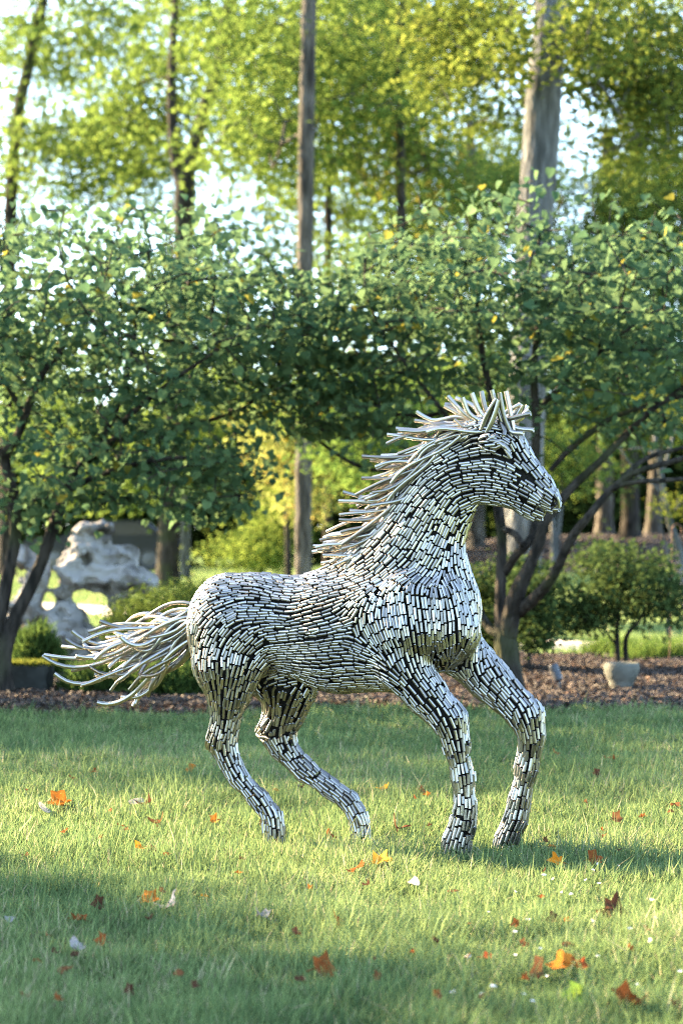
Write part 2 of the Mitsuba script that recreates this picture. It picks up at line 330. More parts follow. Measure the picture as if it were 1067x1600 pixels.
    lab = {'torso': None, 'neck': None, 'head': 'steel tube head with a dark open brow and closed mouth', 'foreleg': 'foreleg nearer the camera, planted straight down', 'foreleg_001': 'foreleg farther from the camera, lifted and bent at the knee', 'hind_leg': 'hind leg nearer the camera', 'hind_leg_001': 'hind leg farther from the camera, stepping under the belly'}
    # dark inner shell under the tubes, split by section
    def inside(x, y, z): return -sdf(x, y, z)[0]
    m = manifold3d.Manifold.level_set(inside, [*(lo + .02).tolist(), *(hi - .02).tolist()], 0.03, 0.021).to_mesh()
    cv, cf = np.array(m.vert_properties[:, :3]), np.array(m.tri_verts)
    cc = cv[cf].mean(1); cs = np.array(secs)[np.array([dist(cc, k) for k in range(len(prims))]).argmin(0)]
    print('horse', len(lines), 'lines', len(tubes), 'tubes', len(cf), 'core')
    for sct in dict.fromkeys(secs):
        k = h + '__' + names[sct]; used[k] = 1
        scene[k] = mikit.ply((cv, cf[cs == sct]), 'dark_steel')
        if lab[names[sct]]: tag(k, lab[names[sct]])
        rest = []
        for i, (q, nm, r) in enumerate(tubes):
            if sec_of[i] != sct: continue
            if i in best:
                v, f = pipe(q, r, 8); put('tube', (v, f), 'steel', k, smooth=True, color=np.tile(shade(), (len(v), 1)))
            else:
                v, f = pipe(q, r, 6); rest.append((v, f, np.tile(shade(), (len(v), 1))))
        v, f, c = join(rest); put('tube_cladding', (v, f), 'steel', k, smooth=True, color=c, kind='stuff')
    # long bent tubes: mane, tail, forelock, ears
    def strand(name, pts, r, n=14):
        q = catmull(pts, n); v, f = pipe(q, r, 8)
        put(name, (v, f), 'steel', h, smooth=True, color=np.tile(shade() * [1, .97, .92], (len(v), 1)))
    def hermite(p0, t0, p1, t1, wig, n=7):
        u = np.linspace(0, 1, n)[:, None]
        c = (2 * u ** 3 - 3 * u ** 2 + 1) * p0 + (u ** 3 - 2 * u ** 2 + u) * t0 + (3 * u ** 2 - 2 * u ** 3) * p1 + (u ** 3 - u ** 2) * t1
        return c + wig * np.sin(u * 2 * np.pi * 1.1)
    crest = catmull([(756, 652), (722, 655), (690, 676), (655, 715), (624, 760), (597, 805), (565, 848), (525, 888)], 200)
    tang = unit(np.gradient(crest, axis=0)); nor = np.stack([tang[:, 1], -tang[:, 0]], 1); nor *= np.where(nor[:, :1] > 0, -1, 1)
    for i in range(110):
        t = (i + rng.random()) / 110; a = int(t * 165 - 6); a = max(0, a); o = rng.uniform(-0.055, 0.09); b = min(199, a + int(rng.uniform(34, 80)))
        side = max(0.0, o) / .09; out = rng.uniform(-6, 24) if rng.random() < .35 + .3 * side else rng.uniform(18, 56)
        p0 = crest[a] + nor[a] * (-10 - 14 * side + rng.normal() * 4); p1 = crest[b] + nor[b] * out
        L = np.linalg.norm(p1 - p0); an = rng.normal(4, 9) * math.pi / 180; w = rng.uniform(.25, .9) * min(1, max(0, out) / 28)
        d1 = unit(w * np.array([-math.cos(an), -math.sin(an)]) + (1 - w) * tang[b])
        q = hermite(p0, tang[a] * L * rng.uniform(.8, 1.2), p1, d1 * L * rng.uniform(.6, 1.1), nor[a] * rng.normal(0, 2.5), 7)
        oo = np.linspace(o, o + rng.normal(0.0, 0.015), 7) * np.linspace(.9, 1.05, 7)
        strand('mane_strand', np.array([P3(x, y, w) for (x, y), w in zip(q, oo)]), rng.uniform(0.0082, 0.0098))
    for i, (x, y) in enumerate([(486, 861), (510, 849), (520, 838), (529, 783), (546, 798), (566, 713), (577, 717), (565, 747), (605, 679), (619, 671), (531, 813), (648, 657), (500, 879), (538, 770), (588, 731)]):
        p1 = np.array([x, y], float); b = int(np.linalg.norm(crest - p1, axis=1).argmin()); a = max(0, b - int(rng.uniform(38, 60))); o = rng.uniform(-.02, .06)
        p0 = crest[a] + nor[a] * (-12); L = np.linalg.norm(p1 - p0)
        q = hermite(p0, tang[a] * L * 1.1, p1, np.array([-1, rng.uniform(-.3, .15)]) * L * .9, nor[a] * rng.normal(0, 2), 7)
        strand('mane_strand', np.array([P3(u, v, o) for u, v in q]), rng.uniform(0.0084, 0.0098))
    for i, (x0, y0, x1, y1) in enumerate([(760, 690, 772, 681), (766, 697, 783, 688), (772, 702, 788, 694), (776, 690, 790, 700), (786, 694, 796, 706), (790, 702, 798, 716)]):
        strand('brow_tube', [P3(x0, y0, .098), P3((x0 + x1) / 2, (y0 + y1) / 2 - 1, .106), P3(x1, y1, .098)], 0.0098, 3)
    tips = [(214, 969), (137, 982), (157, 977), (113, 990), (104, 1002), (98, 1015), (67, 1028), (70, 1029), (87, 1058), (125, 1069), (173, 1052), (176, 1056), (171, 1076), (154, 1102), (203, 1100), (207, 1096), (147, 1027), (151, 1003), (165, 993),
            (200, 985), (120, 1030), (140, 1045), (190, 1040), (185, 1062), (200, 1075), (215, 1088), (160, 1012), (205, 1010), (215, 1030), (190, 1000), (132, 1012), (180, 1022), (150, 1060), (222, 1060), (128, 1000), (175, 990), (196, 972), (230, 980), (110, 1044), (168, 1040), (214, 1050), (192, 1092), (228, 1085), (235, 1030)]
    for i, (tx, ty) in enumerate(tips):
        k = (ty - 969) / 133.0; o0 = rng.uniform(-.04, .04)
        p0 = np.array([304 + rng.uniform(-4, 6), 950 + 42 * k + rng.normal() * 4]); p1 = np.array([tx, ty], float); L = np.linalg.norm(p1 - p0)
        t0 = unit(np.array([-1, 0.25 + 0.75 * k])) * L * 0.9
        up = rng.random() < .6
        t1 = unit(np.array([-1, (-0.7 if up else .25) if k < .75 else rng.uniform(-.1, .7)])) * L * rng.uniform(.4, .8)
        side = np.array([-(p1 - p0)[1], (p1 - p0)[0]]) / L
        q = hermite(p0, t0, p1, t1, side * rng.choice([-1, 1]) * rng.uniform(4, 11), 9)
        u = np.linspace(0, 1, 9); oo = o0 + rng.normal(0, .06) * u + 0.03 * np.sin(u * 5 + i) - .02
        Yt = 9.23 + 0.00045 * (304 - q[:, 0])
        strand('tail_strand', np.array([at(x, y, Y - .95 * w) for (x, y), w, Y in zip(q, oo, Yt)]), rng.uniform(0.0085, 0.0105), 18)
    fl = [((762, 662), (728, 645), (699, 619), .04), ((768, 664), (735, 652), (694, 634), .02), ((770, 660), (735, 645), (722, 621), .06), ((775, 664), (750, 640), (737, 614), .03), ((778, 664), (760, 640), (752, 611), 0), ((790, 668), (778, 640), (768, 609), .05),
          ((800, 676), (787, 645), (780, 613), .06), ((803, 668), (797, 640), (790, 611), .02), ((778, 652), (800, 650), (829, 646), .03), ((780, 660), (805, 655), (826, 640), -.03), ((785, 658), (800, 672), (818, 677), .05), ((790, 652), (808, 666), (834, 672), .01), ((782, 655), (788, 670), (787, 681), .07), ((795, 655), (815, 650), (824, 634), -.06), ((768, 655), (792, 640), (812, 632), -.05), ((760, 660), (740, 632), (712, 622), -.04)]
    for i, (a, b, c, o) in enumerate(fl):
        P = [P3(a[0], a[1] + 6, o * .7), P3(b[0], b[1] + 3, o), P3(c[0], c[1], o * 1.25)]
        strand('forelock_strand', P, 0.0106, 10)
    for nm, base, tip, o in (('ear', (756, 674), (777, 624), .075), ('ear', (790, 668), (814, 631), -.085)):
        k = key(nm, h); A, B = P3(*base, o), P3(*tip, o + .01 * np.sign(o)); axis = unit(B - A); s1 = unit(np.cross(axis, lat)); parts = []
        for j in range(7):
            th = math.radians(-130 + 260 * j / 6); off = (s1 * math.sin(th) + lat * np.sign(o) * -math.cos(th)) * np.array([1, 1, 1])
            Q = [A + off * .016, A + (B - A) * .4 + off * .020, A + (B - A) * .75 + off * .014, B + off * .006]
            v, f = pipe(catmull(Q, 9), 0.0075, 8); parts.append((v, f, np.tile(shade() * .92, (len(v), 1))))
        v, f, c = join(parts); scene[k] = mikit.ply((v, f), 'steel', smooth=True, color=c)
build_horse()
# ---------------------------------------------------------------- ground
RG = np.random.default_rng(5)
def zg(x, y):
    "height of the ground"
    x, y = np.asarray(x, float), np.asarray(y, float)
    s = smst(-0.03, 0.10, x / np.maximum(y, 1.0))
    right = 0.60 * smst(25, 43, y) + 0.78 * smst(41, 53, y)
    left = 0.36 * smst(28, 62, y)
    z = left * (1 - s) + right * s
    z = z + 0.02 * np.sin(x * 1.3 + 0.5 * y) * np.sin(y * 0.9 - 0.7 * x) * smst(3, 5, y)
    bed = smst(15.45, 15.9, y) * (1 - smst(22.9, 23.6, y))
    z = z + 0.05 * bed
    return z + 1.5 * smst(80, 300, y)
def on(x, y, dz=0.0): return np.array([x, y, float(zg(x, y)) + dz])
def ground_at(px, py):
    "where the ray through a photo pixel meets the ground"
    Y = 4.0
    for _ in range(4000):
        p = at(px, py, Y)
        if p[2] <= zg(p[0], p[1]): break
        Y *= 1.002
    return p
def in_bed(x, y):
    edge = 15.6 + 0.12 * np.sin(x * 1.1) + 0.06 * np.sin(x * 3.1 + 1)
    return (y > edge) & (y < 23.2 + 0.25 * np.sin(x * 1.7))
xs = np.concatenate([-np.geomspace(300, 7, 26)[:-1], np.linspace(-7, 7, 71), np.geomspace(7, 300, 26)[1:]])
ys = np.concatenate([-np.geomspace(200, 1, 12)[:-1], np.linspace(-1, 30, 125), np.linspace(30, 80, 80)[1:], np.geomspace(80, 1500, 24)[1:]])
gx, gy = np.meshgrid(xs, ys, indexing='ij')
gv = np.stack([gx, gy, zg(gx, gy)], -1).reshape(-1, 3)
ii, jj = np.meshgrid(np.arange(len(xs) - 1), np.arange(len(ys) - 1), indexing='ij')
a = ii * len(ys) + jj
gf = np.stack([a, a + len(ys), a + len(ys) + 1, a + 1], -1).reshape(-1, 4)
def lawn_col(p, n, uv):
    g = mikit.fbm(p.x * 9, p.y * 9, 0.0, 3); h = mikit.fbm(p.x * 0.8, p.y * 0.8, 3.0, 2)
    c = mix([0.022, 0.028, 0.012], [0.05, 0.06, 0.022], g)
    c = mix(c, [0.09, 0.075, 0.04], smoothstep(0.55, 0.8, h) * 0.5)
    far = dr.select((p.y > 4.6) & (p.y < 17) & (dr.abs(p.x) < 0.175 * p.y + 0.5), mi.Float(0), mi.Float(1))   # where no blades are modelled the turf itself shows
    c = mix(c, mix([0.085, 0.13, 0.045], [0.15, 0.20, 0.075], g), far)
    m = mikit.fbm(p.x * 5, p.y * 5, 1.0, 3)
    mul = mix([0.015, 0.011, 0.009], [0.05, 0.036, 0.029], m)
    front = 15.6 + 0.12 * dr.sin(p.x * 1.1) + 0.06 * dr.sin(p.x * 3.1 + 1)
    bed = dr.select((p.y > front) & (p.y < 23.2 + 0.25 * dr.sin(p.x * 1.7)), mi.Float(1), mi.Float(0))
    bank = smoothstep(41.5, 43.5, p.y + mikit.noise(p.x * .7, p.y * .7) * 2.0) * smoothstep(0.02, 0.05, p.x / dr.maximum(p.y, 1.0))
    return mix(c, mul, dr.maximum(bed, bank))
scene['soil'] = {'type': 'bumpmap', 'scale': 0.02, 'arbitrary': proc(lambda p, n, uv: mikit.fbm(p.x * 14, p.y * 14, 0.0, 3), 5e-3), 'bsdf': {'type': 'diffuse', 'reflectance': proc(lawn_col)}}
put('ground', (gv, gf), 'soil', smooth=True, kind='structure', label='lawn soil with brown mulch beds rising to a wooded bank')
# path
pp = catmull([(14, 23.9), (6, 24.6), (3, 25.1), (0.3, 27.2), (-2.6, 32.5), (-4.6, 36.5), (-9, 39.5), (-20, 41)], 90)
pt = unit(np.gradient(pp, axis=0)); pn = np.stack([-pt[:, 1], pt[:, 0]], 1)
rows = [pp + pn * o for o in (-0.5, -0.47, 0, 0.47, 0.5)]
pv = np.stack([np.column_stack([r, zg(r[:, 0], r[:, 1]) + (0.06 if 0 < k < 4 else -0.02)]) for k, r in enumerate(rows)], 1).reshape(-1, 3)
ii, jj = np.meshgrid(np.arange(89), np.arange(4), indexing='ij'); a = ii * 5 + jj
scene['path_stone'] = two({'type': 'diffuse', 'reflectance': proc(lambda p, n, uv: mix([0.34, 0.31, 0.27], [0.5, 0.47, 0.42], mikit.fbm(p.x * 6, p.y * 6, 0.0, 3)))})
put('garden_path', (pv, np.stack([a, a + 1, a + 6, a + 5], -1).reshape(-1, 4)), 'path_stone', kind='structure', label='pale concrete garden path crossing the lawn behind the mulch bed')
def on_path(x, y):
    d = np.full(np.shape(x), 9e9)
    for q in pp[::2]: d = np.minimum(d, (x - q[0]) ** 2 + (y - q[1]) ** 2)
    return d < 0.6 ** 2

# ---------------------------------------------------------------- grass
BLADE = np.array([[0, -.5, 0], [0, .5, 0], [.55, -.36, .10], [.55, .36, .10], [1, 0, .42]]); BLADE_F = np.array([[0, 2, 1], [1, 2, 3], [2, 4, 3]])
def grass(name, n, y0, y1, half, length, width, label, power=1.0, keep=None, tall=0.0, lean=None):
    r = RG
    u = r.random(n); y = y0 * (y1 / y0) ** (u ** power)
    x = (r.random(n) * 2 - 1) * (half * y + 0.55)
    if keep is not None:
        k = keep(x, y); x, y = x[k], y[k]; n = len(x)
    P = np.column_stack([x, y, zg(x, y) - 0.004])
    tuft = meshkit.fbm(np.column_stack([x * 4.2, y * 4.2, x * 0]), 3, seed=9); big = meshkit.fbm(np.column_stack([x * .9, y * .9, x * 0]), 2, seed=19)
    az = r.random(n) * 2 * np.pi; ti = np.abs(r.normal(0, 0.55, n)) + 0.10
    side = np.stack([np.cos(az), np.sin(az), 0 * az], 1)
    tip = side * np.sin(ti)[:, None] + np.array([0.10, -0.05, 0]) + np.array([0, 0, 1]) * np.cos(ti)[:, None]
    nrm = np.stack([np.cos(az), np.sin(az), np.full(n, 0.4)], 1) + r.normal(0, .35, (n, 3))
    L = length(y) * (0.20 + 1.45 * tuft) * r.uniform(0.55, 1.25, n)
    if tall: L = np.where(r.random(n) < tall, L * 1.7, L)
    W = width(y) * r.uniform(0.7, 1.3, n)
    tv = np.tile(BLADE, (n, 1, 1)); tv[:, :, 1] *= (W / L)[:, None]; tv[:, :, 2] *= r.uniform(-.2, 1.2, n)[:, None]
    v, f = scatter(tv, BLADE_F, P, tip, nrm, L)
    a, b, d = np.array([0.074, 0.130, 0.052]), np.array([0.200, 0.268, 0.108]), np.array([0.37, 0.35, 0.22])
    m = np.clip(r.normal(0.1 + 0.8 * big, .30, n), 0, 1)[:, None]; c = a * (1 - m) + b * m
    c = np.where((r.random(n) < 0.05 + 0.08 * (big > .62))[:, None], d * r.uniform(.6, 1.1, (n, 1)), c) * r.uniform(.8, 1.2, (n, 1))
    scene[name] = mikit.ply((v, f), 'grass_blade', color=percol(c, 5)); used[name] = 1
    tag(name, label, 'grass', kind='stuff')
grass('lawn_grass', 300000, 5.0, 16.4, 0.175, lambda y: 0.076 + 0 * y, lambda y: 0.0044 * np.maximum(1, y / 8.5), 'mown green lawn grass with dewy blades under the horse sculpture', 1.0, lambda x, y: ~in_bed(x, y), 0.07)
grass('meadow_grass', 75000, 23.0, 62.0, 0.185, lambda y: 0.075 + 0.0007 * y, lambda y: 0.0045 * y / 12, 'sunlit lawn grass beyond the mulch bed and the path', 0.8,
      lambda x, y: ~on_path(x, y) & ~in_bed(x, y) & ~((x / y > 0.035) & (y > 42.5)))

# ---------------------------------------------------------------- mulch
def mulch():
    r = RG; n = 30000
    y = 15.4 * (23.6 / 15.4) ** r.random(n); x = (r.random(n) * 2 - 1) * (0.18 * y + 0.6)
    k = in_bed(x, y); x, y = x[k], y[k]; n = len(x)
    tv = np.array([[-1, -.35, 0], [1, -.3, 0], [.9, .35, 0], [-.8, .4, 0], [0, 0, .28]], float); tf = np.array([[0, 1, 4], [1, 2, 4], [2, 3, 4], [3, 0, 4]])
    az = r.random(n) * 7; tip = np.stack([np.cos(az), np.sin(az), r.normal(0, .4, n)], 1); nrm = r.normal(0, .45, (n, 3)) + [0, 0, 1]
    v, f = scatter(tv, tf, np.column_stack([x, y, zg(x, y) + r.uniform(0, .022, n)]), tip, nrm, r.uniform(.012, .034, n))
    m = r.random((n, 1)) ** 1.5; c = np.array([.012, .009, .007]) * (1 - m) + np.array([.058, .039, .029]) * m
    c = np.where(r.random((n, 1)) < .05, np.array([.13, .073, .046]), c)
    put('bark_mulch', (v, f), 'chip', color=percol(c, 5), kind='stuff', label='dark brown bark mulch covering the bed behind the lawn', cat='mulch')
    # leaf litter on the bank
    n = 16000; y = r.uniform(41.5, 60, n); x = y * r.uniform(0.02, 0.2, n)
    az = r.random(n) * 7; tip = np.stack([np.cos(az), np.sin(az), r.normal(0, .3, n)], 1); nrm = r.normal(0, .4, (n, 3)) + [0, 0, 1]
    v, f = scatter(tv, tf, np.column_stack([x, y, zg(x, y) + .01]), tip, nrm, r.uniform(.03, .09, n))
    m = r.random((n, 1)); c = np.array([.025, .019, .017]) * (1 - m) + np.array([.075, .056, .050]) * m
    put('leaf_litter', (v, f), 'chip', color=percol(c, 5), kind='stuff', label='brown leaf litter on the wooded bank at the far right', cat='leaf litter')
mulch()
# ---------------------------------------------------------------- trees
def grow(nodes, parent, targets, rng, sag=0.0, step=0.22, wob=0.05, start=0):
    "joins every target to the nearest node so far; returns nodes, parents, ends"
    nodes, parent, ends = list(nodes), list(parent), []
    A = np.array(nodes); d0 = np.array([np.linalg.norm(A[start:] - t, axis=1).min() for t in targets])
    buf = np.zeros((len(nodes) + 40 * len(targets), 3)); m = len(nodes); buf[:m] = A
    for i in np.argsort(d0):
        t = targets[i]; d = np.linalg.norm(buf[start:m] - t, axis=1) + 0.35 * np.maximum(0, buf[start:m, 2] - t[2]); k = int(d.argmin()) + start
        p = buf[k].copy(); L = np.linalg.norm(t - p); q = max(1, min(30, int(L / step)))
        par = k
        for s in range(1, q + 1):
            u = s / q; x = p + (t - p) * u + np.array([0, 0, 1]) * (sag * L * u * (1 - u)) + (rng.normal(0, wob, 3) * step if s < q else 0)
            buf[m] = x; parent.append(par); par = m; m += 1
        ends.append((par, unit(t - p)))
    return buf[:m].copy(), np.array(parent), ends
def branch_mesh(nodes, parent, first, r_tip, expo, sides=5, r_max=9):
    n = len(nodes); load = np.zeros(n)
    kids = np.bincount(parent[first:], minlength=n)
    load[kids == 0] = 1
    for i in range(n - 1, first - 1, -1): load[parent[i]] += load[i] * (1 if i >= first else 0)
    rad = np.minimum(r_tip * np.maximum(load, 1) ** expo, r_max)
    i = np.arange(first, n); a, b = nodes[parent[i]], nodes[i]
    ra, rb = np.minimum(rad[parent[i]], rad[i] * 1.5), rad[i]
    t = unit(b - a); s = unit(np.cross(t, [0.3, 0.4, 0.86])); w = np.cross(t, s); an = np.arange(sides) * 2 * np.pi / sides
    dirs = np.cos(an)[None, :, None] * s[:, None] + np.sin(an)[None, :, None] * w[:, None]
    v = np.concatenate([a[:, None] - t[:, None] * ra[:, None, None] * .4 + dirs * ra[:, None, None], b[:, None] + t[:, None] * rb[:, None, None] * .4 + dirs * rb[:, None, None]], 1)
    j = np.arange(sides); jn = (j + 1) % sides
    f = np.vstack([np.stack([j, jn, jn + sides], 1), np.stack([j, jn + sides, j + sides], 1)])
    return v.reshape(-1, 3), (f[None] + (np.arange(len(i)) * 2 * sides)[:, None, None]).reshape(-1, 3)
def stem(pts, n=None, sides=16, rough=0.06, flare=0.0, seed=0):
    "bark covered stem through (x, y, z, radius)"
    P = np.array(pts, float); L = np.linalg.norm(np.diff(P[:, :3], axis=0), axis=1).sum()
    q = catmull(P, n or max(6, int(L / (P[:, 3].mean() * 0.9 + .02))))
    if flare: q[:, 3] *= 1 + flare * np.exp(-np.linspace(0, L, len(q)) / (P[0, 3] * 2.2))
    def bump(x, an, k):
        f = meshkit.fbm(x * np.array([1, 1, .35]) / (P[:, 3].mean() * 0.5), 3, seed=seed) - .5
        return 1 + rough * 2.2 * f
    return tube(q[:, :3], q[:, 3], sides, True, bump)
HEART = np.array([[0, 0, 0], [-.12, .28, .02], [.10, .52, .03], [.45, .47, .0], [.80, .22, -.07], [1.02, 0, -.16], [.80, -.22, -.07], [.45, -.47, 0], [.10, -.52, .03], [-.12, -.28, .02], [.45, 0, -.11]], float)
HEART_F = np.array([[0, 10, 1], [1, 10, 2], [2, 10, 3], [3, 10, 4], [4, 10, 5], [5, 10, 6], [6, 10, 7], [7, 10, 8], [8, 10, 9], [9, 10, 0]])
OVAL = np.array([[0, 0, 0], [.5, .30, .06], [1, 0, -.05], [.5, -.30, .06]], float); OVAL_F = np.array([[0, 2, 1], [0, 3, 2]])
BROAD = np.array([[0, 0, 0], [.3, .42, .05], [.72, .36, .02], [1, 0, -.08], [.72, -.36, .02], [.3, -.42, .05]], float); BROAD_F = np.array([[0, 3, 1], [1, 3, 2], [0, 5, 3], [5, 4, 3]])
def redbud(nm, label, stems, vol, seed, n_target, per, leaf_parts, yellow=0.02):
    rng = np.random.default_rng(seed)
    t = thing(nm, label, 'tree')
    nodes, parent = [], []
    for s, (nmp, pts) in enumerate(stems):
        P = np.array([[*at(x, y, Y), r * Y / F] for x, y, Y, r in pts])
        if nmp == 'trunk': P[0, 2] = zg(P[0, 0], P[0, 1]) - .1
        put(nmp, stem(P, sides=14 if nmp == 'trunk' else 9, rough=.09, flare=.35 if nmp == 'trunk' and s == 0 else 0, seed=s), 'bark', t, smooth=True)
        q = catmull(P, 24)[:, :3]; k0 = len(nodes)
        for k, x in enumerate(q): nodes.append(x); parent.append(max(0, k0 + k - 1))
    first = len(nodes)
    tg = []
    for (cx, cy, Y, rx, ry, rY, w, flat) in vol:
        m = int(n_target * w); c = at(cx, cy, Y)
        d = unit(rng.normal(size=(m, 3))) * (rng.random((m, 1)) ** 0.38)
        d[:, 2] = np.where(d[:, 2] < 0, d[:, 2] * flat, d[:, 2])
        tg.append(c + d * np.array([rx * Y / F, rY, ry * Y / F]))
    tg = np.vstack(tg)
    off = meshkit.fbm(np.column_stack([tg[:, 0] * .45, tg[:, 1] * .45, tg[:, 0] * 0 + seed]), 2, seed=seed) * 1.2      # leaves stand in loose layers
    lay = (np.round((tg[:, 2] - off) / .30) * .30) + off; tg[:, 2] += (lay - tg[:, 2]) * rng.uniform(.5, 1.0, len(tg))
    tg = tg[tg[:, 2] > zg(tg[:, 0], tg[:, 1]) + .5]
    N, Pa, ends = grow(nodes, parent, tg, rng, sag=0.10, step=0.16, wob=.22)
    k = key('branchwork', t); scene[k] = mikit.ply(branch_mesh(N, Pa, first, 0.0045, 0.36, r_max=.05), 'bark', smooth=True); tag(k, kind='stuff')
    pos, out = [], []
    for e, d in ends:
        i = e
        for h in range(3):
            m = max(1, int(per * (0.5, .3, .2)[h] + rng.random()))
            pos.append(N[i] + rng.normal(0, 1, (m, 3)) * [.15, .15, .05]); out.append(np.tile(d, (m, 1)))
            for _ in range(1): i = Pa[i] if i >= first else i
    pos, out = np.vstack(pos), np.vstack(out); n = len(pos)
    az = rng.random(n) * 2 * np.pi; side = np.stack([np.cos(az), np.sin(az), 0 * az], 1)
    tip = side * .8 + out * .5 + np.array([0, 0, -1]) * rng.uniform(.2, 1.0, (n, 1))
    nrm = side * rng.uniform(.0, .9, (n, 1)) + np.array([0, 0, 1]) * .75 + rng.normal(0, .30, (n, 3))
    size = rng.uniform(.042, .092, n)
    tv = np.tile(HEART, (n, 1, 1)); tv[:, :, 2] *= rng.uniform(.3, 1.8, (n, 1)); tv[:, :, 1] *= rng.uniform(.85, 1.1, (n, 1))
    m = rng.random((n, 1)); c = np.array([.048, .096, .050]) * (1 - m) + np.array([.104, .162, .074]) * m
    c = np.where(rng.random((n, 1)) < yellow, np.array([.20, .19, .035]), c) * rng.uniform(.8, 1.2, (n, 1))
    v, f = scatter(tv, HEART_F, pos, tip, nrm, size)
    # the leaves that show largest are entries of their own
    q = v.reshape(n, 11, 3); px = q[..., 0] / q[..., 1] * F + 533.5; py = HZ - (q[..., 2] - HC) / q[..., 1] * F
    area = np.abs((px[:, 2] - px[:, 8]) * (py[:, 5] - py[:, 0]) - (px[:, 5] - px[:, 0]) * (py[:, 2] - py[:, 8])) * (px.mean(1) > 0) * (px.mean(1) < 1067) / (pos[:, 1] - 13) ** .7
    best = np.argsort(-area)[:leaf_parts]; rest = np.ones(n, bool); rest[best] = False
    for b in best: put('leaf', (q[b], HEART_F), 'leaf', t, smooth=True, color=np.tile(c[b], (11, 1)))
    k = key('crown', t); m = rest.sum()
    scene[k] = mikit.ply((q[rest].reshape(-1, 3), (HEART_F[None] + (np.arange(m) * 11)[:, None, None]).reshape(-1, 3)), 'leaf', smooth=True, color=percol(c[rest], 11)); tag(k, kind='stuff')
    return n
Y1 = 17.0
nR = redbud('redbud_tree', 'crooked dark multi stemmed tree behind the horse sculpture, long limbs reaching to the right edge', [
    ('trunk', [(797, 1082, Y1, 24), (793, 1045, Y1, 19), (790, 1005, Y1, 18), (784, 970, Y1, 12), (782, 925, Y1, 9), (783, 885, Y1, 8.5), (784, 842, Y1, 8), (779, 795, Y1, 8), (768, 720, Y1, 7), (770, 640, Y1 + .1, 6), (755, 560, Y1 + .3, 5), (745, 480, Y1 + .3, 3.5), (750, 420, Y1 + .3, 2)]),
    ('limb', [(792, 1000, Y1, 15), (800, 955, Y1 - .1, 15), (811, 920, Y1 - .2, 13), (828, 883, Y1 - .3, 10), (842, 848, Y1 - .35, 9), (852, 815, Y1 - .4, 8), (874, 784, Y1 - .4, 7.5), (900, 755, Y1 - .4, 7), (936, 722, Y1 - .5, 6), (975, 682, Y1 - .5, 5.5), (1012, 646, Y1 - .6, 5), (1067, 606, Y1 - .6, 4), (1130, 560, Y1 - .6, 2.5)]),
    ('limb', [(806, 958, Y1 - .05, 12), (835, 935, Y1 - .3, 10), (864, 900, Y1 - .6, 8), (884, 858, Y1 - .8, 7.5), (900, 830, Y1 - .9, 7), (920, 806, Y1 - 1, 6.5), (945, 775, Y1 - 1, 6), (970, 752, Y1 - 1, 5.5), (1000, 735, Y1 - 1.1, 5), (1067, 716, Y1 - 1.2, 4.5), (1140, 690, Y1 - 1.3, 3)]),
    ('limb', [(784, 826, Y1, 6), (802, 833, Y1 - .15, 5.5), (816, 851, Y1 - .3, 5)]),
    ('limb', [(788, 895, Y1, 7), (807, 867, Y1 - .15, 7), (821, 853, Y1 - .25, 7), (835, 827, Y1 - .2, 7), (838, 780, Y1 - .1, 7.5), (836, 722, Y1, 7.5), (838, 664, Y1, 7), (834, 583, Y1 + .1, 6), (840, 500, Y1 + .2, 4.5), (835, 420, Y1 + .2, 3), (845, 360, Y1 + .2, 1.6)]),
    ('limb', [(860, 735, Y1 - .1, 4), (889, 703, Y1 - .2, 5), (926, 673, Y1 - .3, 5), (959, 652, Y1 - .3, 4.5), (1005, 636, Y1 - .4, 4), (1067, 618, Y1 - .4, 3), (1130, 590, Y1 - .4, 2)]),
    ('limb', [(838, 655, Y1, 4), (852, 628, Y1 - .1, 4.5), (880, 600, Y1 - .2, 4.5), (908, 574, Y1 - .2, 4), (950, 540, Y1 - .2, 3), (1000, 500, Y1 - .2, 2)]),
    ('limb', [(955, 766, Y1 - 1, 4), (975, 757, Y1 - 1.1, 4), (1005, 752, Y1 - 1.2, 4), (1067, 748, Y1 - 1.2, 3.5), (1130, 735, Y1 - 1.2, 2)]),
    ('limb', [(972, 745, Y1 - 1, 4), (990, 730, Y1 - .9, 4), (1017, 713, Y1 - .8, 4), (1067, 699, Y1 - .8, 3), (1120, 680, Y1 - .8, 2)]),
    ('limb', [(770, 660, Y1, 4), (720, 640, Y1 + .3, 4), (660, 650, Y1 + .6, 3.5), (600, 640, Y1 + .8, 3), (555, 600, Y1 + .8, 2.5), (510, 580, Y1 + .8, 1.6)]),
    ('limb', [(775, 740, Y1 + .1, 4), (700, 730, Y1 + .6, 4), (630, 735, Y1 + .9, 3.5), (565, 730, Y1 + 1, 3.2), (500, 690, Y1 + 1, 2.6), (470, 650, Y1 + 1, 1.8)]),
    ('limb', [(778, 750, Y1, 4), (730, 690, Y1 - .2, 4), (650, 590, Y1 - .2, 3.2), (600, 520, Y1 - .2, 2.4), (575, 470, Y1 - .2, 1.6)]),
    ('limb', [(784, 990, Y1, 8), (767, 985, Y1 + .1, 7), (752, 962, Y1 + .2, 6), (735, 930, Y1 + .3, 5), (700, 880, Y1 + .5, 4), (660, 800, Y1 + .6, 3)]),
], [(800, 465, Y1 + .1, 330, 175, 2.1, .50, .9), (640, 480, Y1 + .4, 150, 135, 1.6, .14, .9), (1010, 500, Y1 - .3, 230, 150, 1.7, .22, .8), (980, 610, Y1 - .4, 190, 90, 1.3, .07, 1), (600, 635, Y1 + .5, 130, 85, 1.2, .10, 1), (490, 530, Y1 + .7, 75, 120, 1.0, .11, 1), (520, 650, Y1 + .9, 80, 60, .9, .04, 1)], 21, 950, 8.0, 150)
Y2 = 16.9
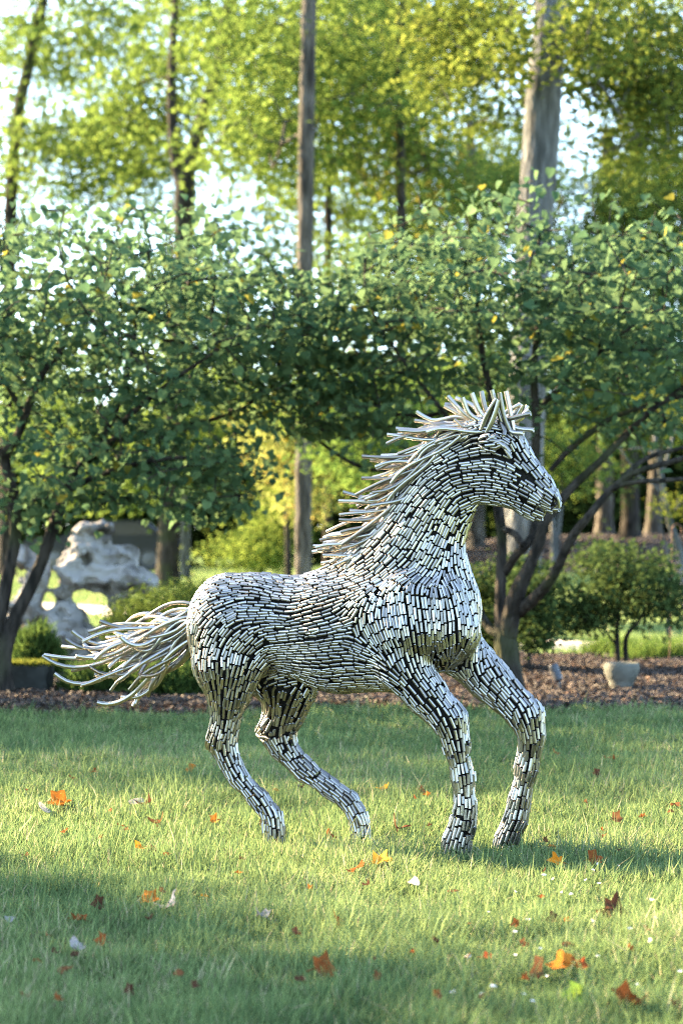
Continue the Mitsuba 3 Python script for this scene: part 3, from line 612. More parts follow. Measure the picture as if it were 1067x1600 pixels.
nL = redbud('redbud_tree', 'spreading dark leafed tree with two leaning trunks at the left edge, beside the pale rock', [
    ('trunk', [(0, 1075, Y2, 20), (5, 1026, Y2, 13), (23, 967, Y2, 11), (47, 920, Y2, 10), (66, 874, Y2, 9.5), (82, 827, Y2, 9.5), (97, 785, Y2, 9), (125, 730, Y2, 8), (158, 685, Y2, 7), (185, 630, Y2, 5), (205, 560, Y2, 3.5), (215, 480, Y2, 2.2)]),
    ('trunk', [(-14, 1075, Y2, 16), (-6, 1002, Y2, 12), (6, 930, Y2, 11), (16, 880, Y2, 10), (24, 838, Y2, 9.5), (20, 770, Y2, 9), (8, 715, Y2, 8), (28, 680, Y2 - .2, 7), (52, 615, Y2 - .3, 6), (75, 570, Y2 - .3, 5), (95, 548, Y2 - .3, 4), (110, 470, Y2 - .3, 2.4)]),
    ('limb', [(130, 722, Y2, 6), (170, 697, Y2 - .3, 6), (197, 655, Y2 - .5, 5), (230, 625, Y2 - .6, 4), (290, 580, Y2 - .8, 3), (350, 540, Y2 - .9, 2)]),
    ('limb', [(170, 690, Y2, 5), (205, 680, Y2 + .3, 5), (260, 668, Y2 + .5, 4), (310, 660, Y2 + .6, 3.5), (370, 643, Y2 + .6, 3), (430, 600, Y2 + .6, 2)]),
    ('limb', [(108, 765, Y2, 5), (150, 745, Y2 - .2, 5), (210, 725, Y2 - .4, 4), (280, 715, Y2 - .5, 3), (350, 720, Y2 - .5, 2)]),
    ('limb', [(10, 715, Y2, 6), (-30, 680, Y2, 5), (-90, 610, Y2, 4), (-150, 540, Y2, 3)]),
    ('limb', [(40, 650, Y2 - .2, 5), (10, 600, Y2 - .3, 4), (-20, 540, Y2 - .3, 3), (-30, 460, Y2 - .3, 2)]),
], [(190, 490, Y2, 310, 180, 2.1, .55, .9), (-60, 520, Y2, 200, 190, 1.8, .2, .8), (130, 700, Y2 - .2, 160, 105, 1.4, .13, 1), (290, 710, Y2 + .1, 150, 105, 1.2, .12, 1), (420, 500, Y2 + .2, 100, 90, 1.3, .10, 1), (60, 770, Y2 - .3, 90, 60, .9, .03, 1), (170, 470, 19.3, 280, 150, 1.2, .22, .9), (430, 600, Y2 + .4, 95, 75, 1.0, .07, 1), (300, 770, Y2 + .2, 70, 45, .8, .03, 1)], 22, 950, 8.0, 150)
nO = 0
for k, (x, Y, h, lab) in enumerate([(-6.6, 17.0, 3.4, 'spreading dark leafed tree standing outside the view to the left of the two leaning trunks'), (-11.6, 17.6, 3.6, 'second spreading tree outside the view to the left'), (-8.2, 24.6, 3.9, 'third spreading tree outside the view, beyond the bed on the left')]):
    px = 533.5 + x * F / Y; c = HZ - (2.9 - HC) * F / Y
    g = HZ + HC * F / Y
    nO += redbud('redbud_tree', lab, [('trunk', [(px, g, Y, 22), (px - 10, g - 110, Y, 15), (px + 20, g - 200, Y, 12), (px + 60, g - 300, Y, 8), (px + 70, g - 440, Y, 4)]), ('limb', [(px, g - 150, Y, 9), (px - 80, g - 260, Y, 8), (px - 160, g - 360, Y, 5), (px - 220, g - 420, Y, 3)])],
                 [(px, c, Y, 430, 190, 2.2, 1.0, .8)], 31 + k, 480, 13.0, 0)

DENS = 1.75
def big_tree(nm, label, stems, blobs, seed, cols, leaf=.13, mat='leaf', bark='bark', leaves=9000, cat='tree', r_tip=.006, tmpl='oval', clump=.33, group=None, per=34, sdy=0.0):
    rng = np.random.default_rng(seed); t = thing(nm, label, cat, group); nodes, parent, meshes = [], [], []
    for s, pts in enumerate(stems):
        P = np.array([[*at(x, y, Y - sdy), r * (Y - sdy) / F] for x, y, Y, r in pts])
        if s == 0: P[0, 2] = zg(P[0, 0], P[0, 1]) - .15
        meshes.append(stem(P, sides=18 if s == 0 else 10, rough=.08, flare=.3 if s == 0 else 0, seed=seed + s))
        q = catmull(P, 30)[:, :3]; k0 = len(nodes)
        for k, x in enumerate(q): nodes.append(x); parent.append(max(0, k0 + k - 1))
    for m in meshes[:1]: put('trunk', m, bark, t, smooth=True)
    for m in meshes[1:]: put('limb', m, bark, t, smooth=True)
    if not blobs: return t
    first = len(nodes); tot = sum(b[-1] for b in blobs); tg = []
    for (cx, cy, Y, rx, ry, rY, w) in blobs:
        m = max(3, int(leaves * DENS / per * w / tot)); c = at(cx, cy, Y); d = unit(rng.normal(size=(m, 3))) * (rng.random((m, 1)) ** .42)
        tg.append(c + d * np.array([rx * Y / F, rY, ry * Y / F]))
    tg = np.vstack(tg); tg[:, 2] = np.maximum(tg[:, 2], zg(tg[:, 0], tg[:, 1]) + .25)
    N, Pa, ends = grow(nodes, parent, tg, rng, sag=.08, step=.45 if leaf > .07 else .12, wob=.18, start=0)
    k = key('branchwork', t); scene[k] = mikit.ply(branch_mesh(N, Pa, first, r_tip, .40, 4, r_max=.09 if leaf > .07 else .02), bark, smooth=True); tag(k, kind='stuff')
    m = per; E = N[[e for e, _ in ends]]
    cl = clump * rng.uniform(.7, 1.5, (len(E), 1, 1))
    pos = (E[:, None] + rng.normal(0, 1, (len(E), m, 3)) * cl * np.array([1, 1, .55])).reshape(-1, 3); n = len(pos)
    pos[:, 2] = np.maximum(pos[:, 2], zg(pos[:, 0], pos[:, 1]) + .03)
    az = rng.random(n) * 2 * np.pi; side = np.stack([np.cos(az), np.sin(az), 0 * az], 1)
    tip = side + np.array([0, 0, -1]) * rng.uniform(-.1, .9, (n, 1)); nrm = np.array([0, 0, 1]) * .7 + rng.normal(0, .55, (n, 3))
    tv, tf = (OVAL, OVAL_F) if tmpl == 'oval' else (BROAD, BROAD_F)
    v, f = scatter(tv, tf, pos, tip, nrm, leaf * rng.uniform(.65, 1.3, n))
    a, b = np.array(cols[0]), np.array(cols[1]); q = np.clip(np.repeat(rng.random(len(E)), m) * .5 + rng.random(n) * .5, 0, 1)[:, None]
    c = a * (1 - q) + b * q
    if len(cols) > 2: c = np.where((np.repeat(rng.random(len(E)), m) < .12)[:, None], np.array(cols[2]), c)
    k = key('crown', t); scene[k] = mikit.ply((v, f), mat, color=percol(c, len(tv))); tag(k, kind='stuff')
    return t
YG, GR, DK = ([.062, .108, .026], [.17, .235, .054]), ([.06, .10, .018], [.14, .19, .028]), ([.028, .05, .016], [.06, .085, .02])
big_tree('oak_tree', 'tall grey barked oak rising behind the horse head, the thickest trunk in the view',
    [[(806, 1010, 27, 40), (812, 930, 27, 34), (816, 850, 27, 31), (820, 700, 27, 30), (826, 560, 27, 29), (832, 400, 27, 28), (840, 290, 27, 29), (850, 140, 27, 28), (862, 10, 27, 26), (872, -150, 27, 27), (885, -400, 27, 22)],
     [(838, 260, 27.2, 6), (832, 180, 27.4, 5), (833, 100, 27.5, 4.5), (838, 40, 27.6, 4), (835, -60, 27.6, 3)]],
    [(985, 70, 29.5, 150, 130, 1.8, 1.0), (1015, 190, 29, 110, 90, 1.6, .55), (750, 110, 29.5, 110, 110, 1.6, .55), (800, -190, 28, 330, 130, 2.6, 1.0), (720, 30, 29.5, 110, 60, 1.6, .3), (925, 60, 26, 45, 60, .8, .2), (790, 60, 26.3, 30, 60, .8, .12)], 41, ([.05, .08, .02], [.12, .155, .03], [.16, .19, .04]), .12, bark='pale_bark', leaves=10500, clump=.26, tmpl='oval')
big_tree('tulip_tree', 'straight slim tree with a grey trunk behind the back of the horse sculpture',
    [[(474, 948, 40, 16), (474, 890, 40, 13.5), (474, 780, 40, 13), (475, 600, 40, 12.5), (477, 380, 40, 12.5), (479, 200, 40, 12.5), (483, 0, 40, 11.5), (488, -200, 40, 9), (490, -400, 40, 6)]],
    [(470, 90, 40, 200, 110, 3.5, 1.0), (420, 230, 40, 130, 80, 2.6, .5), (570, 200, 41, 120, 90, 2.6, .4), (470, -160, 40, 260, 140, 4, .9)], 42, YG, .15, bark='grey_bark', leaves=11000, clump=.36, sdy=3.2)
big_tree('maple_tree', 'young maple with yellow and orange leaves beside the slim grey trunk',
    [[(452, 944, 41.5, 6), (450, 860, 41.5, 5), (448, 780, 41.5, 4), (446, 700, 41.5, 3)]], [(445, 705, 41, 52, 55, 1.2, .8), (470, 770, 41, 40, 45, 1.0, .4), (430, 650, 41, 60, 40, 1.2, .3)], 43, ([.22, .25, .06], [.31, .33, .11], [.33, .26, .08]), .11, leaves=2600, clump=.28)
big_tree('forked_tree', 'grey trunked tree that forks high above the left redbud',
    [[(262, 930, 50, 20), (262, 870, 50, 17), (266, 760, 50, 15), (276, 600, 50, 14), (284, 420, 50, 13), (286, 300, 50, 13), (300, 240, 50, 11), (322, 160, 50, 10), (342, 100, 50, 9), (352, 30, 50, 8), (375, -80, 50, 6)],
     [(284, 300, 50, 9), (272, 230, 50, 8), (268, 140, 50, 7), (272, 40, 50, 6), (280, -80, 50, 4)]],
    [(330, 60, 50, 150, 110, 4, 1.0), (235, 190, 50, 110, 100, 3, .7), (400, 180, 50, 90, 90, 3, .4), (200, 720, 48, 150, 75, 3, .8), (320, 640, 48, 120, 80, 3, .6), (320, -150, 50, 260, 130, 5, .8)], 44, YG, .18, leaves=12000, clump=.38, sdy=4.0)
big_tree('thin_tree', 'thin pale trunk just right of the forked tree trunk', [[(290, 925, 52, 9), (290, 850, 52, 7.5), (291, 740, 52, 7), (293, 600, 52, 6.5), (298, 400, 52, 6), (302, 200, 52, 5)]], [(300, 560, 52, 110, 110, 3, 1), (360, 400, 52, 130, 110, 3, .8), (210, 250, 54, 120, 90, 3, .6)], 45, YG, .18, bark='pale_bark', leaves=4500, clump=.38)
big_tree('ash_tree', 'hazy backlit tree at the upper left edge with a dark trunk',
    [[(10, 925, 56, 13), (12, 700, 56, 12), (14, 480, 56, 11), (18, 300, 56, 10), (30, 170, 56, 9), (55, 60, 56, 9), (72, -40, 56, 8), (80, -200, 56, 6)]],
    [(60, 90, 56, 190, 130, 5, 1.0), (150, 230, 55, 150, 80, 4, 1.0), (150, 60, 57, 130, 90, 4, .7), (20, 300, 56, 140, 90, 4, .55), (60, 620, 52, 170, 120, 4, .7), (50, -150, 56, 240, 120, 5, .7)], 46, YG, .20, leaves=11000, clump=.44, sdy=1.5)
big_tree('beech_tree', 'sunlit yellow green tree filling the middle between the slim trunk and the oak',
    [[(628, 935, 44, 10), (628, 700, 44, 9), (627, 450, 44, 8), (626, 250, 44, 7), (624, 120, 44, 6.5), (628, 0, 44, 5.5), (632, -200, 44, 4)]],
    [(640, 250, 44, 130, 130, 3.5, 1.0), (600, 90, 44, 120, 100, 3.5, .7), (700, 60, 45, 100, 100, 3.5, .5), (640, 440, 43, 160, 90, 3, .8), (560, 640, 42, 110, 110, 2.6, .9), (700, 600, 43, 120, 120, 3, .7), (640, -150, 44, 240, 130, 4, .7)], 47, ([.06, .105, .025], [.155, .22, .05], [.20, .19, .045]), .16, leaves=17000, clump=.34, sdy=3.2)
big_tree('twin_tree', 'slim dark double trunk between the slim grey tree and the oak', [[(512, 930, 60, 7), (512, 600, 60, 6.5), (513, 270, 60, 6), (508, 200, 60, 5), (498, 100, 60, 4), (490, -40, 60, 3)], [(513, 270, 60, 5), (520, 190, 60, 4.5), (532, 100, 60, 3.5), (540, -50, 60, 3)]],
    [(530, 60, 60, 130, 120, 4, 1), (530, 330, 60, 130, 90, 4, .7)], 48, GR, .2, leaves=5500, clump=.44, sdy=3.5)
big_tree('hickory_tree', 'sunlit tree right of the oak with yellow green lower leaves',
    [[(985, 862, 51, 18), (985, 800, 51, 14), (984, 700, 51, 13), (985, 500, 51, 12), (990, 300, 51, 11), (1000, 100, 51, 9), (1005, -200, 51, 6)]],
    [(985, 330, 50, 130, 90, 3.5, 1), (930, 440, 49, 110, 100, 3.5, .6), (1060, 430, 49, 110, 130, 3.5, .7), (960, 610, 47, 130, 95, 3, .8), (1050, 60, 52, 160, 150, 5, .7), (1000, -160, 52, 200, 120, 5, .6)], 49, ([.06, .10, .023], [.145, .20, .045]), .16, bark='bark', leaves=16000, clump=.34)
big_tree('grey_tree', 'stout pale grey trunk on the bank, seen between the muzzle and the slanted limb', [[(943, 852, 54, 19), (944, 815, 54, 14), (945, 740, 54, 13), (946, 500, 54, 12), (950, 200, 54, 10)]], [(900, 520, 54, 110, 110, 3, 1), (800, 250, 54, 90, 90, 3, .6)], 50, YG, .18, bark='grey_bark', leaves=5500, clump=.38)
big_tree('grey_tree', 'pale grey trunk farthest right on the bank', [[(1020, 850, 55, 16), (1022, 800, 55, 12), (1026, 700, 55, 11), (1032, 450, 55, 10), (1040, 200, 55, 8)]], [(1060, 600, 54, 100, 100, 3, 1), (1050, 270, 52, 110, 140, 3, 1.2)], 51, GR, .18, bark='grey_bark', leaves=5000, clump=.38)
big_tree('grey_tree', 'pale grey trunk on the bank seen between the horse chest and the dark limbs', [[(744, 868, 50, 16), (745, 820, 50, 12), (746, 700, 50, 11), (742, 450, 50, 10), (736, 250, 50, 8), (733, 180, 50, 6)]], [(750, 330, 50, 90, 90, 3, .8), (780, 620, 49, 110, 90, 3, 1)], 52, YG, .18, bark='grey_bark', leaves=5000, clump=.38)
big_tree('sapling', 'slim yellowish sapling with two stems close behind the muzzle', [[(866, 885, 44, 7), (865, 850, 44, 5), (863, 800, 44, 4.5), (860, 740, 44, 4)], [(867, 880, 44, 5), (871, 840, 44, 4), (876, 790, 44, 3.6), (878, 740, 44, 3)]], [(866, 710, 44, 45, 40, 1.2, 1), (900, 740, 44, 40, 35, 1, .5)], 53, YG, .14, bark='pale_bark', leaves=1300, clump=.4)
big_tree('birch_tree', 'slender leaning pale stem near the right edge with bare twigs', [[(1080, 955, 30, 8), (1066, 885, 30, 7), (1058, 850, 30, 6.5), (1047, 819, 30, 5.5), (1039, 780, 30, 4.5), (1033, 745, 30, 4), (1027, 712, 30, 3.6), (1023, 680, 30, 3)], [(1033, 742, 30, 2.6), (1045, 705, 30, 2.3), (1055, 665, 30, 1.8), (1062, 640, 30, 1.2)], [(1039, 775, 30, 2.2), (1020, 757, 30, 2), (1000, 745, 30, 1.7), (978, 715, 30, 1.3), (965, 695, 30, 1)], [(1027, 715, 30, 2.4), (1012, 702, 30, 2), (990, 700, 30, 1.6), (982, 703, 30, 1)]],
    [(1040, 640, 30, 45, 40, .6, 1), (1052, 790, 29.5, 20, 20, .3, .5)], 54, ([.09, .12, .02], [.16, .17, .03]), .07, bark='pale_bark', leaves=420, clump=.16)
big_tree('dogwood_tree', 'sunlit understory tree behind the back and mane of the horse', [[(604, 985, 31, 8), (600, 900, 31, 7), (590, 800, 31, 6), (570, 700, 31, 5), (560, 600, 31, 3.5)], [(592, 810, 31, 5), (640, 730, 31, 4), (680, 660, 31, 3)], [(578, 740, 31, 4), (520, 680, 31, 3.5), (470, 640, 31, 2.5)]],
    [(540, 640, 31, 110, 90, 1.7, 1), (640, 640, 31, 100, 90, 1.7, .9), (460, 600, 31.5, 70, 75, 1.2, .5), (590, 730, 31, 80, 50, 1.2, .4)], 56, ([.07, .13, .03], [.165, .235, .055]), .095, leaves=5200, clump=.2, r_tip=.004)
# dark woods behind, and the trees left of the view that shade the lawn
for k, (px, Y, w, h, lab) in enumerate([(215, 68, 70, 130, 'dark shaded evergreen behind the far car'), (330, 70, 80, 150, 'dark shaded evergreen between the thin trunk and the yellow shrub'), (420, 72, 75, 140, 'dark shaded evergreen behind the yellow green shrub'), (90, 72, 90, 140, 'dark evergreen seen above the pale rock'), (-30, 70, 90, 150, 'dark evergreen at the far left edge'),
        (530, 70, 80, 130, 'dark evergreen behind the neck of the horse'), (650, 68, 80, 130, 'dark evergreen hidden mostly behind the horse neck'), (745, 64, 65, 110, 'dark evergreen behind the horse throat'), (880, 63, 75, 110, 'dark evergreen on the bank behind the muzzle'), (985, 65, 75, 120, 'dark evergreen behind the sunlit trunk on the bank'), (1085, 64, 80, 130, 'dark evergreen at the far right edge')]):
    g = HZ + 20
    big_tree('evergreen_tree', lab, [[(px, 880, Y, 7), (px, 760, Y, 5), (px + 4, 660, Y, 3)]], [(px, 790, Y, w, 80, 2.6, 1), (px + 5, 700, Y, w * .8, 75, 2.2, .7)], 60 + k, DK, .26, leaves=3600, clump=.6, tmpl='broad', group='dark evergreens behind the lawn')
for k, (x, y, z, rx, rz, lv, lab) in enumerate([(-14.6, 12.3, 6.9, 1.9, 1.1, 8000, 'tall tree outside the view to the left, shading the near lawn'), (-17.5, 21.5, 9.0, 2.2, 2.6, 4000, 'tall tree far outside the view to the left')]):
    Y = y; px = 533.5 + x * F / Y; k_ = F / Y
    big_tree('shade_tree', lab, [[(px, HZ + HC * k_, Y, .2 * k_), (px + .1 * k_, HZ - (z * .5 - HC) * k_, Y, .16 * k_), (px, HZ - (z + rz * .6 - HC) * k_, Y, .05 * k_)]], [(px, HZ - (z - HC) * k_, Y, rx * k_, rz * k_, rx, 1)], 80 + k, GR, .15, leaves=lv, clump=.4, tmpl='broad')
# ---------------------------------------------------------------- shrubs
SH = ([.030, .055, .020], [.065, .095, .03])
big_tree('camellia_shrub', 'rounded glossy leaved shrub on two brown stems behind the stone planter', [[(966, 1056, 20.5, 4.5), (965, 1020, 20.5, 4), (964, 985, 20.5, 3.6), (968, 930, 20.5, 3), (972, 880, 20.5, 2)], [(979, 1056, 20.4, 4.5), (977, 1010, 20.4, 4), (981, 990, 20.4, 3.5), (995, 975, 20.4, 3), (1010, 950, 20.4, 2)], [(965, 1010, 20.5, 2.4), (955, 998, 20.5, 2), (945, 985, 20.5, 1.5)]],
    [(965, 905, 20.5, 95, 60, .75, 1), (915, 955, 20.5, 55, 34, .5, .35), (1030, 940, 20.5, 50, 45, .5, .3)], 90, SH, .048, 'glossy_leaf', leaves=3500, clump=.11, cat='shrub', r_tip=.002, tmpl='broad', per=20)
big_tree('holly_shrub', 'dense dark green shrub close behind the trunks of the multi stemmed tree', [[(826, 1040, 20, 4), (826, 980, 20, 3), (828, 900, 20, 2)]], [(832, 955, 20, 36, 68, .5, 1), (812, 900, 20.5, 30, 30, .4, .3)], 91, SH, .05, 'glossy_leaf', leaves=3200, clump=.08, cat='shrub', r_tip=.002, tmpl='broad', per=20)
big_tree('holly_shrub', 'loose dark shrub seen between the horse chest and the leaning trunk', [[(752, 1045, 20.5, 4), (752, 980, 20.5, 3), (754, 900, 20.5, 2)]], [(752, 985, 20.5, 36, 60, .5, 1), (748, 915, 20.5, 30, 30, .4, .3)], 92, SH, .05, 'glossy_leaf', leaves=1900, clump=.09, cat='shrub', r_tip=.002, tmpl='broad', per=20)
big_tree('boxwood_shrub', 'rounded small leaved green shrub between the pale rock and the horse tail', [[(240, 1030, 21, 4), (242, 980, 21, 3), (244, 930, 21, 2)]], [(245, 965, 21, 72, 48, .7, 1), (200, 985, 21, 40, 40, .5, .3), (285, 935, 21.3, 45, 28, .5, .3)], 93, ([.05, .085, .02], [.10, .135, .03]), .038, leaves=6500, clump=.08, cat='shrub', r_tip=.002, per=24)
big_tree('yellow_shrub', 'sunlit yellow green shrub above the rump of the horse', [[(408, 925, 44, 3), (408, 880, 44, 2.5), (410, 840, 44, 2)]], [(400, 862, 44, 70, 26, 1.3, 1), (425, 822, 44, 42, 34, 1.0, .7), (450, 780, 44, 25, 25, .8, .25)], 94, ([.11, .165, .03], [.21, .265, .06]), .11, leaves=3600, clump=.24, cat='shrub', r_tip=.004)
for k, (px, py, Y, w, h, lab) in enumerate([(58, 1003, 19.5, 42, 44, 'feathery dark yew at the foot of the pale rock, left of the tail tips'), (15, 1015, 19.8, 40, 40, 'feathery dark yew at the left edge behind the mossy block'), (268, 1074, 17.0, 62, 26, 'low feathery evergreen under the horse tail'), (160, 1072, 17.2, 60, 24, 'low feathery evergreen left under the tail tips'), (360, 1072, 17.1, 55, 22, 'low feathery evergreen behind the near hind leg'), (480, 1072, 17.2, 60, 20, 'low feathery evergreen under the belly of the horse'), (600, 1076, 17.2, 55, 16, 'low feathery evergreen behind the near foreleg')]):
    rng = np.random.default_rng(100 + k); t = thing('yew_shrub', lab, 'shrub', 'feathery evergreens along the bed'); c0 = at(px, py + h, Y); c0[2] = zg(c0[0], c0[1]); n = 2600
    d = unit(rng.normal(size=(n, 3)) * [1, 1, .8] + [0, 0, .35]); d[:, 2] = np.abs(d[:, 2]); rr = rng.random((n, 1)) ** .4
    R3 = np.array([w * Y / F, w * Y / F * .7, 2 * h * Y / F * .82]); lump = .75 + .5 * meshkit.fbm(d * 2.6 + k * 7, 2, seed=k)[:, None]
    pos = c0 + d * rr * R3 * lump
    tip = d * .7 + rng.normal(0, .35, (n, 3)) + [0, 0, .55]
    v, f = scatter(BLADE * [1, .16, 1], BLADE_F, pos, tip, rng.normal(0, 1, (n, 3)), rng.uniform(.07, .15, n))
    m = rng.random((n, 1)); c = np.array([.032, .065, .022]) * (1 - m) + np.array([.08, .125, .03]) * m
    k2 = key('foliage', t); scene[k2] = mikit.ply((v, f), 'leaf', color=percol(c, 5)); tag(k2, kind='stuff')
    S = [tube([c0 + [0, 0, -.05], c0 + q * R3 * .8], [.012, .004], 5) for q in unit(rng.normal(size=(9, 3)) * [1, 1, .4] + [0, 0, 1])]
    put('stem', join(S), 'bark', t, smooth=True)
def tuft_clump(px, py, Y, n, spread, hgt, lab, seed, cols):
    rng = np.random.default_rng(seed); t = thing('lily_turf', lab, 'plant', 'grassy clumps behind the planter'); c = at(px, py, Y); c[2] = zg(c[0], c[1])
    p = c + rng.normal(0, 1, (n, 3)) * [spread, spread * .6, 0]; p[:, 2] = zg(p[:, 0], p[:, 1])
    az = rng.random(n) * 7; s = np.stack([np.cos(az), np.sin(az), 0 * az], 1); ti = rng.uniform(.1, .8, (n, 1))
    v, f = scatter(BLADE * [1, .035, 1.4], BLADE_F, p, s * np.sin(ti) + [0, 0, 1] * np.cos(ti), s + [0, 0, .4], hgt * rng.uniform(.5, 1.2, n))
    m = rng.random((n, 1)); cc = np.array(cols[0]) * (1 - m) + np.array(cols[1]) * m
    k = key('foliage', t); scene[k] = mikit.ply((v, f), 'grass_blade', color=percol(cc, 5)); tag(k, kind='stuff')
for k, (px, py, Y, w, lab) in enumerate([(1018, 1046, 22.2, .22, 'grassy green clump just right of the stone planter'), (1056, 1042, 22.4, .20, 'grassy green clump at the right edge beside the thin stake'), (1095, 1042, 22.4, .20, 'grassy green clump beyond the right edge'), (948, 1030, 23.0, .16, 'grassy green clump left behind the stone planter'), (985, 1036, 23.2, .2, 'grassy green clump hidden behind the stone planter')]):
    tuft_clump(px, py, Y, 700, w, .27, lab, 120 + k, ([.05, .10, .025], [.14, .20, .045]))

# ---------------------------------------------------------------- stones, planter, small things
def rock():
    Y = 22.0; k = Y / F; rng = np.random.default_rng(3)
    B = [(140, 878, 44, .30), (152, 840, 30, .22), (128, 828, 17, .15), (190, 868, 26, .2), (110, 905, 30, .28), (62, 905, 26, .22), (50, 950, 30, .25), (85, 985, 42, .34), (130, 985, 34, .34), (112, 960, 22, .28), (40, 1000, 30, .3), (170, 905, 28, .24), (205, 906, 24, .22), (232, 916, 17, .18), (188, 930, 16, .2), (186, 962, 14, .2), (180, 1000, 22, .28), (120, 1030, 66, .4), (60, 1030, 50, .4), (180, 1035, 34, .3), (40, 870, 15, .15), (60, 985, 34, .3), (150, 1005, 34, .3), (28, 960, 24, .25), (100, 1000, 40, .34)]
    H = [(78, 938, 11, 13), (73, 946, 9, 9), (150, 955, 18, 20), (154, 940, 15, 14), (148, 972, 13, 9)]
    pad = 14
    xs_ = np.arange(0 - pad, 262 + pad, 4.0); zs_ = np.arange(790, 1090, 4.0); ys_ = np.arange(-.62, .63, .028)
    X, YY, Z = np.meshgrid(xs_ * k, ys_, -zs_ * k, indexing='ij')
    S = np.zeros_like(X)
    for (x, y, r, ry) in B:
        d = np.sqrt((X - x * k) ** 2 + (Z + y * k) ** 2 + ((YY - .10 * math.sin(x)) * (r * k / ry)) ** 2) - r * k; S += np.exp(-26 * np.clip(d, -.4, 1.2))
    G = -np.log(np.maximum(S, 1e-12)) / 26
    q = np.stack([X, YY, Z], -1)
    G = G + (meshkit.fbm(q * 4.5, 4, seed=2) - .5) * .32 + (.25 - np.abs(meshkit.noise(q * 6, seed=8) - .5)) * .10 + (.25 - np.abs(meshkit.noise(q * 13, seed=18) - .5)) * .10
    for _ in range(90):
        x, y, z, r = rng.uniform(20, 250), rng.uniform(800, 1020), rng.uniform(-.35, .2), rng.uniform(3.5, 10) * k
        G = np.maximum(G, r - np.sqrt((X - x * k) ** 2 + (Z + y * k) ** 2 * .6 + (YY - z) ** 2))
    for (x, y, rx, ry) in H:
        d = (np.sqrt(((X - x * k) / (rx * k)) ** 2 + ((Z + y * k) / (ry * k)) ** 2) - 1) * rx * k; G = np.maximum(G, -d)
    from scipy.ndimage import map_coordinates
    fl = G; lo = np.array([xs_[0] * k, ys_[0], -zs_[-1] * k]); st = np.array([4 * k, .028, 4 * k]); fl = fl[:, :, ::-1]; n = np.array(fl.shape); L = fl.ravel().tolist(); n1, n2 = int(n[1]), int(n[2]); l0, l1, l2 = lo.tolist(); s0, s1, s2 = st.tolist()
    def val(x, y, z):
        a, b, c = (x - l0) / s0, (y - l1) / s1, (z - l2) / s2; i, j, m = int(a), int(b), int(c)
        if not (0 <= i < n[0] - 1 and 0 <= j < n1 - 1 and 0 <= m < n2 - 1): return -1.0
        u, v, w = a - i, b - j, c - m; o = (i * n1 + j) * n2 + m; s = n1 * n2
        p = (L[o] * (1 - w) + L[o + 1] * w) * (1 - v) + (L[o + n2] * (1 - w) + L[o + n2 + 1] * w) * v; o += s
        q = (L[o] * (1 - w) + L[o + 1] * w) * (1 - v) + (L[o + n2] * (1 - w) + L[o + n2 + 1] * w) * v
        return -(p * (1 - u) + q * u)
    hi = lo + st * (n - 1)
    m = manifold3d.Manifold.level_set(val, [*(lo + .001).tolist(), *(hi - .001).tolist()], 0.028, 0).to_mesh()
    v, f = np.array(m.vert_properties[:, :3]), np.array(m.tri_verts)
    v = v + np.array([-533.5 * k, Y, HC + HZ * k])
    scene['limestone'] = two({'type': 'bumpmap', 'scale': 0.07, 'arbitrary': proc(lambda p, n, uv: mikit.fbm(p.x * 18, p.y * 18, p.z * 18, 3), 4e-3), 'bsdf': {'type': 'diffuse', 'reflectance': proc(lambda p, n, uv: mix([0.045, 0.041, 0.035], [0.30, 0.288, 0.27], smoothstep(0.2, 0.62, mikit.fbm(p.x * 5, p.y * 5, p.z * 5, 4))))}})
    k = put('scholar_rock', (v, f), 'limestone', smooth=True, label='large pale pitted limestone rock with two see through holes, left of the horse tail', cat='rock')
rock()
c = at(971, 1072, 17.8); c[2] = zg(c[0], c[1]) - .01; u = 17.8 / F * 1.04
prof = [(0.001, 0), (16 * u, 0), (17.5 * u, 1 * u), (18.5 * u, 8 * u), (20 * u, 13 * u), (24 * u, 20 * u), (26.3 * u, 27 * u), (27 * u, 33 * u), (26.6 * u, 37 * u), (25 * u, 39.3 * u), (22 * u, 39.6 * u), (20.5 * u, 38 * u), (19.5 * u, 33 * u), (.001, 32 * u)]
pv, pf = lathe(catmull(prof, 60), 44); pv = pv + (meshkit.fbm(pv * 22, 3, seed=4)[:, None] - .5) * .012 * unit(pv * [1, 1, 0] + 1e-9)
scene['pot_stone'] = two({'type': 'bumpmap', 'scale': 0.006, 'arbitrary': proc(lambda p, n, uv: mikit.fbm(p.x * 60, p.y * 60, p.z * 60, 3), 2e-3), 'bsdf': {'type': 'diffuse', 'reflectance': proc(lambda p, n, uv: mix(mix([0.07, 0.074, 0.066], [0.155, 0.158, 0.142], mikit.fbm(p.x * 14, p.y * 14, p.z * 9, 3)), [0.15, 0.16, 0.10], smoothstep(.5, .75, mikit.fbm(p.x * 5, p.y * 5, p.z * 5, 2)) * .6))}})
put('stone_planter', (pv + c, pf), 'pot_stone', smooth=True, label='weathered round stone planter standing on the mulch bed', cat='planter')
